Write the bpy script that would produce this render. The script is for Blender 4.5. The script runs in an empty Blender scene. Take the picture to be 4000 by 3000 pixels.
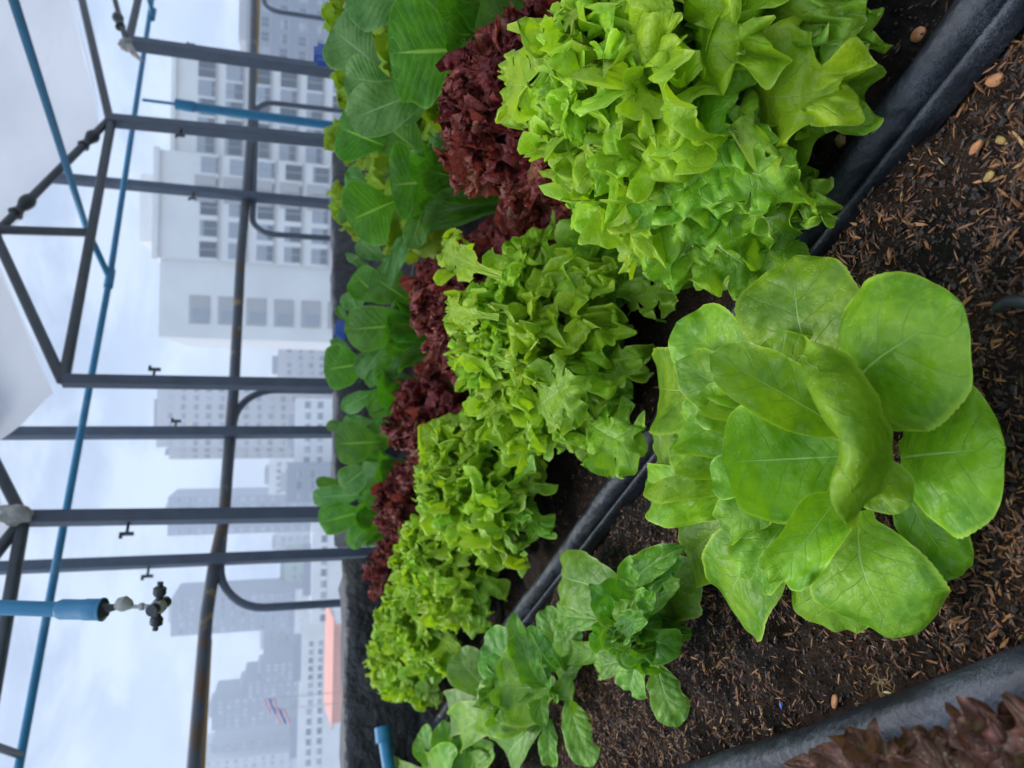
import bpy, math, random
import numpy as np
from mathutils import Matrix, Vector
PI=math.pi
SC=bpy.context.scene; COL=SC.collection
rng=np.random.default_rng(7); random.seed(7)

# ------------------------------------------------------------------ camera (photo is 4000x3000, taken with the phone turned on its side)
FP=2850.; H=.45
_d=np.array([10100.,200,FP]); _d/=np.linalg.norm(_d); _U=-_d
_F=np.array([0,0,1.])-_U*_U[2]; _F/=np.linalg.norm(_F); _R=np.cross(_F,_U)
MW=np.array([_R,_F,_U]); EYE=np.array([0,0,H])
def ray(px,py): return MW@np.array([(px-2000)/FP,(py-1500)/FP,1.])
def G(px,py,z=0.):                       # point where the sight line meets height z
    r=ray(px,py); return EYE+r*((z-H)/r[2])
def DP(px,py,dep): return EYE+ray(px,py)*dep
DV=np.array([-.574,.819,0]); NV=np.array([.819,.574,0])   # along the beds / across the beds
def PLN(px,py,c):                        # point where the sight line meets the upright plane across the beds
    r=ray(px,py); return EYE+r*(c/(DV@r))
def BED(n,s,z=0.): return NV*n+DV*s+np.array([0,0,z])
cd=bpy.data.cameras.new('camera'); cam=bpy.data.objects.new('camera',cd); COL.objects.link(cam)
m=np.eye(4); m[:3,0]=MW@[1,0,0]; m[:3,1]=MW@[0,-1,0]; m[:3,2]=MW@[0,0,-1]; m[:3,3]=EYE
cam.matrix_world=Matrix(m.tolist())
cd.sensor_width=36; cd.lens=FP/4000*36; cd.clip_start=.02; cd.clip_end=6000
cd.dof.use_dof=True; cd.dof.focus_distance=.66; cd.dof.aperture_fstop=7.6
SC.camera=cam

# ------------------------------------------------------------------ helpers
def link(o): COL.objects.link(o); return o
def tag(o,label=None,cat=None,group=None,kind=None):
    if label: o['label']=label
    if cat: o['category']=cat
    if group: o['group']=group
    if kind: o['kind']=kind
    return o
def thing(name,loc,label,cat,group=None):
    o=link(bpy.data.objects.new(name,None)); o.empty_display_size=.05; o.location=tuple(float(v) for v in loc)
    return tag(o,label,cat,group)
def mkmesh(name,V,Fc,mat,parent=None,uv=None,smooth=True,origin=None):
    V=np.asarray(V,float)
    if parent is not None and origin is None: origin=np.array(parent_world(parent))
    if origin is None: origin=np.zeros(3)
    me=bpy.data.meshes.new(name)
    me.from_pydata((V-origin).tolist(),[],[tuple(int(i) for i in f) for f in Fc])
    if uv is not None:
        l=me.uv_layers.new(name='UVMap'); idx=np.zeros(len(me.loops),np.int32); me.loops.foreach_get('vertex_index',idx)
        l.data.foreach_set('uv',np.asarray(uv)[idx].astype(np.float32).ravel())
    if smooth: me.polygons.foreach_set('use_smooth',[True]*len(me.polygons))
    me.materials.append(mat); me.update()
    o=link(bpy.data.objects.new(name,me))
    if parent is not None: o.parent=parent
    else: o.location=tuple(origin)
    return o
def parent_world(p):
    v=np.array(p.location[:]); 
    while p.parent is not None: p=p.parent; v=v+np.array(p.location[:])
    return v
class MB:
    def __init__(s): s.v=[]; s.f=[]
    def add(s,V,F):
        b=len(s.v); s.v+= [tuple(v) for v in np.asarray(V,float)]; s.f+=[tuple(int(i)+b for i in f) for f in F]; return s
    def box(s,c,sz,ax=None):
        c=np.asarray(c,float); h=np.asarray(sz,float)/2
        A=np.eye(3) if ax is None else np.asarray(ax,float)
        V=[c+A[0]*x*h[0]+A[1]*y*h[1]+A[2]*z*h[2] for x in(-1,1) for y in(-1,1) for z in(-1,1)]
        return s.add(V,[(0,1,3,2),(4,6,7,5),(0,4,5,1),(2,3,7,6),(0,2,6,4),(1,5,7,3)])
    def tube(s,pts,r,n=12,cap=True):
        pts=[np.asarray(p,float) for p in pts]; k=len(pts)
        rr=r if hasattr(r,'__len__') else [r]*k
        T=[]
        for i in range(k):
            a=pts[max(i-1,0)]; b=pts[min(i+1,k-1)]; t=b-a; T.append(t/(np.linalg.norm(t)+1e-12))
        up=np.array([0,0,1.]) if abs(T[0][2])<.9 else np.array([1.,0,0])
        u=np.cross(T[0],up); u/=np.linalg.norm(u); V=[]
        for i in range(k):
            u=u-T[i]*(u@T[i]); u/=np.linalg.norm(u); w=np.cross(T[i],u)
            for j in range(n):
                a=2*PI*j/n; V.append(pts[i]+(u*math.cos(a)+w*math.sin(a))*rr[i])
        F=[(i*n+j,i*n+(j+1)%n,(i+1)*n+(j+1)%n,(i+1)*n+j) for i in range(k-1) for j in range(n)]
        if cap: F+=[tuple(range(n-1,-1,-1)),tuple((k-1)*n+j for j in range(n))]
        return s.add(V,F)
    def build(s,name,mat,parent=None,smooth=False,origin=None):
        o=mkmesh(name,s.v,s.f,mat,parent,smooth=smooth,origin=origin)
        if smooth:
            me=o.data; 
            try: me.set_sharp_from_angle(angle=math.radians(40))
            except Exception: pass
        return o

# vectorised value noise
_perm=rng.random((64,64,64))
def vnoise(p):
    p=np.asarray(p,float); i=np.floor(p).astype(int); f=p-i; f=f*f*(3-2*f); r=0
    for a in(0,1):
        for b in(0,1):
            for c in(0,1):
                w=(f[...,0] if a else 1-f[...,0])*(f[...,1] if b else 1-f[...,1])*(f[...,2] if c else 1-f[...,2])
                r=r+w*_perm[(i[...,0]+a)&63,(i[...,1]+b)&63,(i[...,2]+c)&63]
    return r*2-1
def fbm(p,oct=4,g=.5):
    a=1;t=0;p=np.asarray(p,float)
    for k in range(oct): t=t+a*vnoise(p+k*17.3); a*=g; p=p*2.03
    return t

# ------------------------------------------------------------------ materials
class NT:
    def __init__(s,name):
        s.m=bpy.data.materials.new(name); s.m.use_nodes=True; s.t=s.m.node_tree; s.t.nodes.clear()
        s.out=s.n('ShaderNodeOutputMaterial')
    def n(s,t,**k):
        nd=s.t.nodes.new(t)
        for a,b in k.items(): setattr(nd,a,b)
        return nd
    def l(s,a,b): s.t.links.new(a,b)
    def setin(s,sock,v):
        if hasattr(v,'is_output') or isinstance(v,bpy.types.NodeSocket): s.l(v,sock)
        else: sock.default_value=v
    def math(s,op,a,b=None,c=None,clamp=False):
        nd=s.n('ShaderNodeMath',operation=op,use_clamp=clamp); s.setin(nd.inputs[0],a)
        if b is not None: s.setin(nd.inputs[1],b)
        if c is not None: s.setin(nd.inputs[2],c)
        return nd.outputs[0]
    def mix(s,f,a,b,mode='MIX'):
        nd=s.n('ShaderNodeMix',data_type='RGBA',blend_type=mode); s.setin(nd.inputs[0],f)
        s.setin(nd.inputs[6],a if not isinstance(a,tuple) else a+(1,) if len(a)==3 else a)
        s.setin(nd.inputs[7],b if not isinstance(b,tuple) else b+(1,) if len(b)==3 else b); return nd.outputs[2]
    def ss(s,x,a,b,lo=0.,hi=1.):
        nd=s.n('ShaderNodeMapRange',interpolation_type='SMOOTHSTEP'); s.setin(nd.inputs[0],x)
        nd.inputs[1].default_value=a; nd.inputs[2].default_value=b; nd.inputs[3].default_value=lo; nd.inputs[4].default_value=hi; return nd.outputs[0]
    def noise(s,vec,scale,detail=3,rough=.5,dist=0):
        nd=s.n('ShaderNodeTexNoise'); s.l(vec,nd.inputs['Vector']); nd.inputs['Scale'].default_value=scale
        nd.inputs['Detail'].default_value=detail; nd.inputs['Roughness'].default_value=rough; nd.inputs['Distortion'].default_value=dist
        return nd.outputs[0]
    def bump(s,h,dist,strength=1.):
        nd=s.n('ShaderNodeBump'); s.l(h,nd.inputs['Height']); nd.inputs['Distance'].default_value=dist; nd.inputs['Strength'].default_value=strength
        return nd.outputs[0]
    def princ(s,col,rough=.5,normal=None,**k):
        nd=s.n('ShaderNodeBsdfPrincipled'); s.setin(nd.inputs['Base Color'],col if not isinstance(col,tuple) else col+(1,)); s.setin(nd.inputs['Roughness'],rough)
        if normal is not None: s.l(normal,nd.inputs['Normal'])
        for a,b in k.items(): s.setin(nd.inputs[a.replace('_',' ')],b)
        return nd.outputs[0]
    def surf(s,x): s.l(x,s.out.inputs[0]); return s.m
def objco(t): return t.n('ShaderNodeTexCoord').outputs['Object']

def leaf_mat(name,base,dark,pale,vein,edge,trans,tw=.35,rough=.42,nlat=8,sl=.55,veinw=1.,bump=.0012,mott=.5,glauc=0.,tipmix=None,netscale=70.,spots=0.,quilt=75.,quiltk=3.,spec=.45,netb=.25,rib=.8):
    t=NT(name); tc=t.n('ShaderNodeTexCoord'); uv=tc.outputs['UV']; oc=tc.outputs['Object']
    sx=t.n('ShaderNodeSeparateXYZ'); t.l(uv,sx.inputs[0]); u,v=sx.outputs[0],sx.outputs[1]
    sgn=t.math('SUBTRACT',u,.5); q=t.math('MULTIPLY',t.math('ABSOLUTE',sgn),2.)
    nz=t.noise(oc,22,3,.55); nzf=t.noise(oc,140,3,.6)
    inf=t.n('ShaderNodeObjectInfo').outputs['Random']
    # lateral veins
    side=t.math('MULTIPLY',t.math('GREATER_THAN',sgn,0.),.43)
    ph=t.math('SUBTRACT',v,t.math('MULTIPLY',t.math('POWER',q,.8),sl*.5))
    ph=t.math('ADD',t.math('MULTIPLY',ph,float(nlat)),t.math('ADD',side,t.math('MULTIPLY',t.math('SUBTRACT',nz,.5),1.1)))
    fr=t.math('ABSOLUTE',t.math('SUBTRACT',t.math('FRACT',ph),.5))
    lat=t.math('MULTIPLY',t.ss(fr,.0,.075*veinw,1,0),t.ss(q,.25,.95,1,.15))
    mw=t.math('MULTIPLY',t.math('SUBTRACT',1.06,v),.11*veinw)
    mid=t.ss(t.math('DIVIDE',q,t.math('MAXIMUM',mw,.004)),.35,1.05,1,0)
    mid=t.math('MULTIPLY',mid,t.ss(v,.75,.97,1,0.1))
    vor=t.n('ShaderNodeTexVoronoi',feature='DISTANCE_TO_EDGE'); t.l(oc,vor.inputs['Vector']); vor.inputs['Scale'].default_value=netscale
    net=t.ss(vor.outputs['Distance'],.0,.09,1,0)
    c=t.mix(t.ss(nz,.34,.66),dark,base)
    c=t.mix(t.math('MULTIPLY',t.ss(nzf,.45,.75),mott),c,pale)
    c=t.mix(t.math('MULTIPLY',net,netb*.4),c,vein)
    c=t.mix(t.math('MULTIPLY',lat,.55),c,vein); c=t.mix(mid,c,vein)
    c=t.mix(t.math('MULTIPLY',t.ss(q,.90,1.,0,1),.8),c,edge)
    if tipmix is not None:
        tm=t.math('ADD',t.math('MULTIPLY',q,.7),t.math('MULTIPLY',v,.75)); tm=t.math('ADD',tm,t.math('MULTIPLY',t.math('SUBTRACT',nz,.5),1.0))
        c=t.mix(t.ss(tm,.38,.85),c,t.mix(t.ss(nzf,.35,.7),tipmix[0],tipmix[1]))
    if spots:
        v2=t.n('ShaderNodeTexVoronoi'); t.l(oc,v2.inputs['Vector']); v2.inputs['Scale'].default_value=210
        c=t.mix(t.math('MULTIPLY',t.ss(v2.outputs['Distance'],.10,.2,1,0),t.ss(nz,.55,.65,0,spots)),c,(.05,.06,.02))
    hs=t.n('ShaderNodeHueSaturation'); t.l(c,hs.inputs['Color'])
    t.l(t.math('ADD',.488,t.math('MULTIPLY',inf,.022)),hs.inputs['Hue']); t.l(t.math('ADD',.82,t.math('MULTIPLY',inf,.36)),hs.inputs['Value'])
    c=hs.outputs[0]
    hgt=t.math('ADD',t.math('MULTIPLY',t.math('MAXIMUM',lat,mid),-.35),t.math('ADD',t.math('MULTIPLY',nzf,.55),t.math('MULTIPLY',net,-netb)))
    qn=t.noise(oc,quilt,2,.5)
    vd=t.n('ShaderNodeTexVoronoi'); t.l(oc,vd.inputs['Vector']); vd.inputs['Scale'].default_value=330
    drop=t.math('MULTIPLY',t.ss(vd.outputs['Distance'],.12,.34,1,0),t.ss(t.noise(oc,45,2,.5),.50,.60))
    hgt=t.math('ADD',t.math('ADD',hgt,t.math('MULTIPLY',qn,quiltk)),t.math('MULTIPLY',drop,.22))
    hgt=t.math('ADD',hgt,t.math('MULTIPLY',t.math('POWER',t.math('MULTIPLY',fr,2.),.6),t.math('MULTIPLY',t.ss(q,.0,.25),rib)))
    nb=t.bump(hgt,bump,1.)
    # small water drops: tiny raised beads
    geo=t.n('ShaderNodeNewGeometry')
    cc=c
    if glauc: cc=t.mix(t.math('MULTIPLY',t.ss(nz,.35,.7),glauc),c,(.24,.36,.19))
    cc=t.mix(t.math('MULTIPLY',drop,.30),cc,(.50,.62,.36)); pr=t.princ(cc,t.math('SUBTRACT',t.math('ADD',rough,t.math('MULTIPLY',nzf,.12)),t.math('MULTIPLY',drop,.3)),nb,**{'Specular_IOR_Level':spec})
    tr=t.n('ShaderNodeBsdfTranslucent'); t.l(t.mix(.75,c,trans,'MULTIPLY'),tr.inputs[0]) if False else t.l(t.mix(.6,c,trans),tr.inputs[0]); t.l(nb,tr.inputs['Normal'])
    mx=t.n('ShaderNodeMixShader'); mx.inputs[0].default_value=tw; t.l(pr,mx.inputs[1]); t.l(tr.outputs[0],mx.inputs[2])
    return t.surf(mx.outputs[0])

M={}
M['butter']=leaf_mat('butterhead_leaf',(.215,.40,.009),(.095,.245,.005),(.33,.50,.035),(.33,.53,.11),(.37,.54,.04),(.34,.60,.012),tw=.34,rough=.34,nlat=6,veinw=.36,mott=.34,glauc=.0,spec=.33,spots=.10,rib=.4,quilt=48.,quiltk=4.2,netb=.07)
M['young']=leaf_mat('young_leaf',(.175,.36,.014),(.080,.22,.007),(.29,.46,.06),(.30,.51,.13),(.31,.47,.06),(.26,.56,.015),tw=.32,rough=.36,nlat=6,veinw=.55,mott=.36,glauc=.08,spec=.36,quilt=55.,quiltk=3.2,netb=.12)
M['oak_outer']=leaf_mat('oak_leaf_outer',(.255,.46,.012),(.14,.33,.008),(.39,.57,.07),(.40,.60,.13),(.42,.58,.09),(.40,.70,.012),tw=.38,rough=.34,nlat=5,veinw=.5,mott=.36,glauc=.06,spots=.12,spec=.34,quilt=60.,quiltk=3.6,netb=.12)
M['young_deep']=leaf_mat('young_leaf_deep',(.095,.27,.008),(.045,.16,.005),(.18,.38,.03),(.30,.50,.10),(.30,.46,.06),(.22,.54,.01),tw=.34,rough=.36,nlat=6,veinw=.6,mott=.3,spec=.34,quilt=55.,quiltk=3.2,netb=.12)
M['oak']=leaf_mat('oak_leaf',(.37,.56,.012),(.23,.43,.009),(.50,.64,.08),(.40,.62,.11),(.52,.68,.09),(.54,.80,.010),tw=.42,rough=.34,nlat=5,veinw=.4,mott=.34,glauc=.0,spots=.06,spec=.32,quilt=60.,quiltk=3.6,netb=.12)
M['cos']=leaf_mat('cos_leaf',(.095,.285,.006),(.045,.16,.004),(.16,.35,.02),(.36,.58,.07),(.20,.42,.04),(.13,.46,.003),tw=.36,rough=.34,nlat=10,veinw=.9,mott=.25,glauc=.0,rib=.55,spec=.36,quilt=40.,netb=.15)
M['cos_pale']=leaf_mat('cos_leaf_pale',(.14,.33,.04),(.070,.21,.022),(.22,.39,.12),(.33,.52,.17),(.25,.42,.10),(.12,.40,.02),tw=.25,rough=.38,nlat=10,veinw=.9,mott=.35,glauc=.20,rib=.55,spec=.36,quilt=40.,netb=.15)
M['coral']=leaf_mat('coral_leaf',(.12,.20,.025),(.09,.11,.025),(.16,.18,.05),(.25,.2,.1),(.36,.10,.085),(.36,.06,.03),tw=.32,rough=.40,spec=.26,nlat=7,veinw=.5,mott=.3,tipmix=((.14,.018,.012),(.29,.062,.045)))
M['redoak']=leaf_mat('red_oak_leaf',(.12,.15,.03),(.08,.09,.03),(.2,.15,.08),(.2,.16,.08),(.2,.07,.05),(.2,.1,.02),tw=.25,rough=.36,nlat=6,veinw=.6,mott=.3,spec=.25,tipmix=((.075,.032,.018),(.15,.06,.042)))
M['farleaf']=leaf_mat('far_leaf',(.42,.58,.02),(.25,.42,.02),(.5,.62,.06),(.45,.6,.1),(.55,.65,.05),(.6,.75,.01),tw=.42,rough=.45,nlat=6,veinw=.5,mott=.3)

def simple(name,col,rough=.5,metal=0.,var=.15,scale=8.,bump=0.,bscale=60.,spec=.5,dust=None,dscale=20,dthr=(.55,.75)):
    t=NT(name); oc=objco(t); nz=t.noise(oc,scale,5,.6); d=tuple(max(0,c*(1-var)) for c in col); b=tuple(min(1,c*(1+var)) for c in col)
    c=t.mix(t.ss(nz,.3,.7),d,b); r=t.math('ADD',rough-.06,t.math('MULTIPLY',nz,.12))
    if dust:
        dz=t.math('MULTIPLY',t.ss(t.noise(oc,dscale,4,.65),*dthr),t.ss(t.noise(oc,dscale*25,2,.6),.35,.6)); c=t.mix(t.math('MULTIPLY',dz,dust[1]),c,dust[0]); r=t.mix(dz,(rough,)*3,(.85,)*3)
    nb=t.bump(t.noise(oc,bscale,4,.6),bump) if bump else None
    return t.surf(t.princ(c,r,nb,Metallic=metal,**{'Specular_IOR_Level':spec}))
M['steel']=simple('painted_steel',(.056,.074,.102),.55,.0,.15,12,.0005,80)
M['steel_dark']=simple('dark_steel',(.04,.05,.058),.4,.0,.2,12,.0005,80)
def rusty():
    t=NT('rusty_steel'); oc=objco(t); nz=t.noise(oc,5,6,.7); c=t.mix(t.ss(nz,.54,.62),(.05,.06,.07),(.085,.045,.022)); c=t.mix(t.ss(t.noise(oc,7,4,.6),.60,.7),c,(.25,.16,.06))
    return t.surf(t.princ(c,.6,t.bump(nz,.002)))
M['rust']=rusty()
M['yellowpipe']=simple('mustard_paint',(.33,.20,.03),.5,0,.3,10)
M['pvc']=simple('blue_pvc',(.008,.15,.27),.48,0,.12,6,.0003,100,dust=((.35,.42,.45),.35),dscale=9)
M['blackplastic']=None
def blackplastic():
    t=NT('black_plastic_sheet'); oc=objco(t); nz=t.noise(oc,14,4,.6); fine=t.noise(oc,800,3,.7)
    patch=t.math('MULTIPLY',t.ss(t.noise(oc,9,3,.6),.48,.68),t.ss(fine,.40,.68))
    c=t.mix(t.ss(nz,.3,.7),(.007,.008,.011),(.013,.015,.020)); c=t.mix(t.math('MULTIPLY',patch,.5),c,(.15,.17,.19))
    r=t.math('ADD',.33,t.math('MULTIPLY',patch,.4))
    return t.surf(t.princ(c,r,t.bump(t.math('ADD',t.math('MULTIPLY',nz,3.),t.math('MULTIPLY',fine,.15)),.004),**{'Specular_IOR_Level':.42}))
M['blackplastic']=blackplastic()
M['blackfit']=simple('black_fitting',(.018,.02,.022),.4)
M['greyfit']=simple('grey_fitting',(.28,.28,.24),.45)
def soilm():
    t=NT('soil'); oc=objco(t); a=t.noise(oc,55,5,.7); b=t.noise(oc,400,4,.7); e=t.noise(oc,7,3,.5)
    c=t.mix(t.ss(a,.35,.68),(.005,.0037,.0026),(.021,.0135,.008)); c=t.mix(t.ss(e,.4,.65),c,t.mix(t.ss(b,.4,.65),(.012,.007,.004),(.058,.027,.011)))
    c=t.mix(t.ss(b,.66,.78),c,(.10,.065,.035))
    return t.surf(t.princ(c,.85,t.bump(t.math('ADD',t.math('MULTIPLY',a,1.),t.math('MULTIPLY',b,.5)),.007),**{'Specular_IOR_Level':.15}))
M['soil']=soilm()
def huskm():
    t=NT('rice_husk'); tc=t.n('ShaderNodeTexCoord'); sx=t.n('ShaderNodeSeparateXYZ'); t.l(tc.outputs['UV'],sx.inputs[0])
    r=t.n('ShaderNodeValToRGB'); t.l(sx.outputs[0],r.inputs[0]); e=r.color_ramp.elements
    e[0].color=(.03,.016,.009,1); e[1].color=(.50,.36,.19,1); e[1].position=1
    for p,c in((.25,(.07,.028,.011,1)),(.55,(.16,.060,.018,1)),(.8,(.28,.125,.034,1)),(.94,(.36,.21,.07,1))):
        x=e.new(p); x.color=c
    nz=t.noise(tc.outputs['Object'],500,2,.5)
    return t.surf(t.princ(t.mix(.35,r.outputs[0],t.mix(nz,(.02,.012,.008),(.3,.2,.1)),'MULTIPLY') if False else r.outputs[0],.6,t.bump(nz,.001)))
M['husk']=huskm()
M['crumb']=simple('soil_crumb',(.034,.024,.017),.8,0,.85,160,.002,300,spec=.4)
M['pebble']=simple('clay_pebble',(.36,.15,.055),.7,0,.3,60,.001,300)
M['pebble2']=simple('yellow_stone',(.30,.19,.05),.7,0,.4,80,.001,300)
def filmm():
    t=NT('white_plastic_film'); oc=objco(t); nz=t.noise(oc,1.3,4,.6); c=t.mix(t.ss(nz,.3,.7),(.40,.405,.42),(.47,.475,.49))
    st=t.noise(oc,5,5,.7); c=t.mix(t.ss(st,.58,.72,0,.35),c,(.42,.42,.38))
    d=t.princ(c,.45,t.bump(t.noise(oc,4,3,.5),.03)); tr=t.n('ShaderNodeBsdfTranslucent'); t.l(c,tr.inputs[0]); mx=t.n('ShaderNodeMixShader'); mx.inputs[0].default_value=.72
    t.l(d,mx.inputs[1]); t.l(tr.outputs[0],mx.inputs[2]); return t.surf(mx.outputs[0])
M['film']=filmm()
M['cloth']=simple('off_white_wrap',(.34,.33,.30),.8,0,.25,30,.002,60)
M['conc']=simple('grey_concrete',(.33,.33,.32),.8,0,.2,2,.004,30)
M['bluebit']=simple('blue_plastic',(.015,.09,.38),.4)
M['facade']=simple('white_render',(.66,.65,.62),.75,0,.06,.12)
M['facade2']=simple('cream_render',(.42,.40,.38),.8,0,.08,.05)
M['facade3']=simple('grey_render',(.20,.22,.26),.8,0,.1,.05)
M['facade4']=simple('slate_cladding',(.10,.12,.16),.7,0,.1,.05)
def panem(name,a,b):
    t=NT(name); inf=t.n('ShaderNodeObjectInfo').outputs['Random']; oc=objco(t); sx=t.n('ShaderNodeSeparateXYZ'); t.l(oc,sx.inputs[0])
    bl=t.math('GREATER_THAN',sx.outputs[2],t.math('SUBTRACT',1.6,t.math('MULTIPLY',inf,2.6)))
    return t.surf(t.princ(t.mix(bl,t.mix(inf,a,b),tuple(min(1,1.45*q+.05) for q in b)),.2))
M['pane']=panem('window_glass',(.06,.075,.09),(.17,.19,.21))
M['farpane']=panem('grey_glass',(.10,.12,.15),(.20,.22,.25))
M['reveal']=simple('window_reveal',(.38,.37,.36),.8)
M['orange']=simple('orange_roof',(.62,.22,.13),.8,0,.1,.1)
M['greenroof']=simple('green_roof',(.30,.42,.30),.8,0,.1,.1)
M['city']=simple('city_ground',(.32,.33,.33),.9,0,.3,.02)
M['darkbag']=simple('black_grow_bag',(.012,.012,.013),.5,0,.5,10,.03,14,dust=((.13,.12,.10),.8),dscale=6,dthr=(.5,.66))
M['flagr']=simple('red_cloth',(.55,.05,.06),.8); M['flagw']=simple('white_cloth',(.7,.7,.7),.8); M['flagb']=simple('navy_cloth',(.03,.05,.25),.8)

# ------------------------------------------------------------------ leaves
def bez(P,s):
    P=[np.asarray(p,float) for p in P]; n=len(P)-1; s=s[:,None]; r=0; d=0
    for i,p in enumerate(P): r=r+math.comb(n,i)*s**i*(1-s)**(n-i)*p
    for i in range(n): d=d+n*math.comb(n-1,i)*s**i*(1-s)**(n-1-i)*(P[i+1]-P[i])
    return r,d/(np.linalg.norm(d,axis=1,keepdims=True)+1e-9)
def wav(s,f,r,k=4):
    o=0
    for j in range(k): o=o+math.sin(1.3*j+1)*0+np.sin(2*PI*f*(.55+.35*j)*s+r.random()*6.28)*(1 if j<2 else .6)
    return o/1.9
SHAPES={
 'butter':[(.24,0),(.30,.09),(.58,.20),(.86,.36),(1,.55),(.98,.74),(.78,.90),(.44,.985),(0,1.02)],
 'round':[(.20,0),(.22,.14),(.44,.26),(.80,.42),(1,.60),(.97,.78),(.76,.92),(.42,.99),(0,1.01)],
 'cos':[(.20,0),(.22,.10),(.46,.24),(.78,.40),(.97,.57),(.98,.73),(.80,.88),(.46,.975),(0,1.0)],
 'oak':[(.20,0),(.18,.12),(.26,.22),(.60,.235),(.84,.29),(.86,.39),(.62,.44),(.36,.455),(.38,.475),(.80,.49),(1.08,.56),(1.06,.68),(.76,.735),(.46,.75),(.46,.77),(.70,.79),(.90,.86),(.80,.96),(.50,1.0),(.26,1.02),(.24,1.03),(.20,1.09),(0,1.12)],
 'oak2':[(.22,0),(.22,.14),(.40,.25),(.78,.28),(.95,.37),(.90,.49),(.56,.54),(.54,.56),(.90,.60),(1.08,.72),(.98,.86),(.64,.91),(.42,.92),(.44,.94),(.48,1.02),(.30,1.09),(0,1.10)],
 'fan':[(.3,0),(.36,.12),(.62,.25),(.94,.40),(1.1,.58),(1.1,.78),(.88,.94),(.50,1.02),(0,1.05)]}
def crom(P,u):
    P=np.asarray(P,float); n=len(P)-1; x=u*n; i=np.minimum(x.astype(int),n-1); f=(x-i)[:,None]
    p0=P[np.maximum(i-1,0)];p1=P[i];p2=P[i+1];p3=P[np.minimum(i+2,n)]
    return .5*(2*p1+(p2-p0)*f+(2*p0-5*p1+4*p2-p3)*f*f+(3*p1-p0-3*p2+p3)*f**3)
def leaf(ctrl,S0,W,r,shape='butter',nu=48,nv=17,fold=.12,cup=.3,ruf=.4,rf=1.8,rq=2.,teeth=.01,nt=40,fA=0.,fF=6.,fS=0.,jit=.03,blist=.0012,bls=45,tipc=0.):
    """leaf blade: a drawn outline on each side of a midrib curve; the blade is bent, cupped and frilled in space"""
    half=(nv-1)//2; q=np.linspace(0,1,half+1)**.9; u=np.linspace(0,1,nu)
    L=np.linalg.norm(np.diff(bez(ctrl,np.linspace(0,1,20))[0],axis=0),axis=1).sum(); V=np.zeros((nu,nv,3)); UV=np.zeros((nu,nv,2)); S0=np.asarray(S0,float)
    Pm=np.array(SHAPES[shape]); tipj=abs(r.normal()*.02); ys=None; sx=r.random()*50
    for sd in(-1,1):
        P=Pm.copy(); P[1:-1,0]*=1+r.normal(0,jit*2,len(P)-2); P[1:-1,1]+=np.convolve(r.normal(0,jit,len(P)),[.25,.5,.25],'same')[1:-1]*.7; P[-1,1]+=tipj
        O=crom(P,u); O[:,0]=np.maximum(O[:,0],0); O[0,1]=0
        al=np.concatenate([[0],np.cumsum(np.linalg.norm(np.diff(O,axis=0),axis=1))]); al/=al[-1]
        O[:,0]=np.maximum(O[:,0]*(1+teeth*(np.abs((al*nt+r.random())%1-.5)*4-1)*np.clip(al*6-.6,0,1)*np.clip((1-al)*8,0,1)),0)
        y=np.maximum.accumulate(O[:,1]+.004*u)
        if ys is not None: y=y*np.clip(.0+1,0,1)
        ym=y if ys is None else ys; yy=ym[:,None]*(1-q)+y[:,None]*q; ys=y if ys is None else ys
        xi=O[:,0:1]*q; xp=xi*W*.5
        R=wav(yy,rf,r); w=np.maximum(xi,np.clip((yy-.62)/.42,0,1))
        phi=fold*(1-np.clip(xi*2,0,1))+cup*xi+ruf*R*xi**rq; dx=np.diff(xp,axis=1,prepend=0); x=np.cumsum(np.cos(phi)*dx,1); z=np.cumsum(np.sin(phi)*dx,1)
        if fA:
            g=np.stack([sd*xi*fF*.42+sx,yy*fF*L/W*.42,xi*0+sx],-1); w2=np.clip(w*1.15-.15,0,1.2)**1.6
            z=z+fA*2.0*(vnoise(g)+.6*vnoise(g*2.1+7))*w2
            if fS: yy2=yy+(fS*2/L)*vnoise(g*1.2+31)*w2; x=x+fS*1.6*vnoise(g*1.2+77)*w2*np.clip(xi*3,0,1)
            else: yy2=yy
        else: yy2=yy
        yc=np.clip(yy2,0,1); Mp,T=bez(ctrl,yc.ravel()); Mp=Mp+T*((yy2-yc).ravel()*L)[:,None]
        S=S0-T*(T@S0)[:,None]; S/=np.linalg.norm(S,axis=1,keepdims=True)+1e-9; N=np.cross(S,T)
        z=z+tipc*np.clip(yy2-.55,0,1)**2*L
        po=(Mp+sd*S*x.ravel()[:,None]+N*z.ravel()[:,None]).reshape(nu,half+1,3)
        if blist: po=po+N.reshape(nu,half+1,3)*(fbm(po*bls+37.,3)*blist*np.clip(w*3,.25,1))[...,None]
        cols=[half-i for i in range(half+1)] if sd<0 else [half+i for i in range(half+1)]
        if sd>0: po[:,0]=V[:,half]
        V[:,cols,:]=po; UV[:,cols,0]=.5+.5*sd*q[None,:]; UV[:,cols,1]=np.clip(yy,0,1)
    i,j=np.meshgrid(np.arange(nu-1),np.arange(nv-1),indexing='ij'); k=i*nv+j
    F=np.stack([k,k+1,k+nv+1,k+nv],-1).reshape(-1,4)
    return V.reshape(-1,3),F,UV.reshape(-1,2)
def nrm(v): v=np.asarray(v,float); return v/(np.linalg.norm(v)+1e-12)
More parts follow.
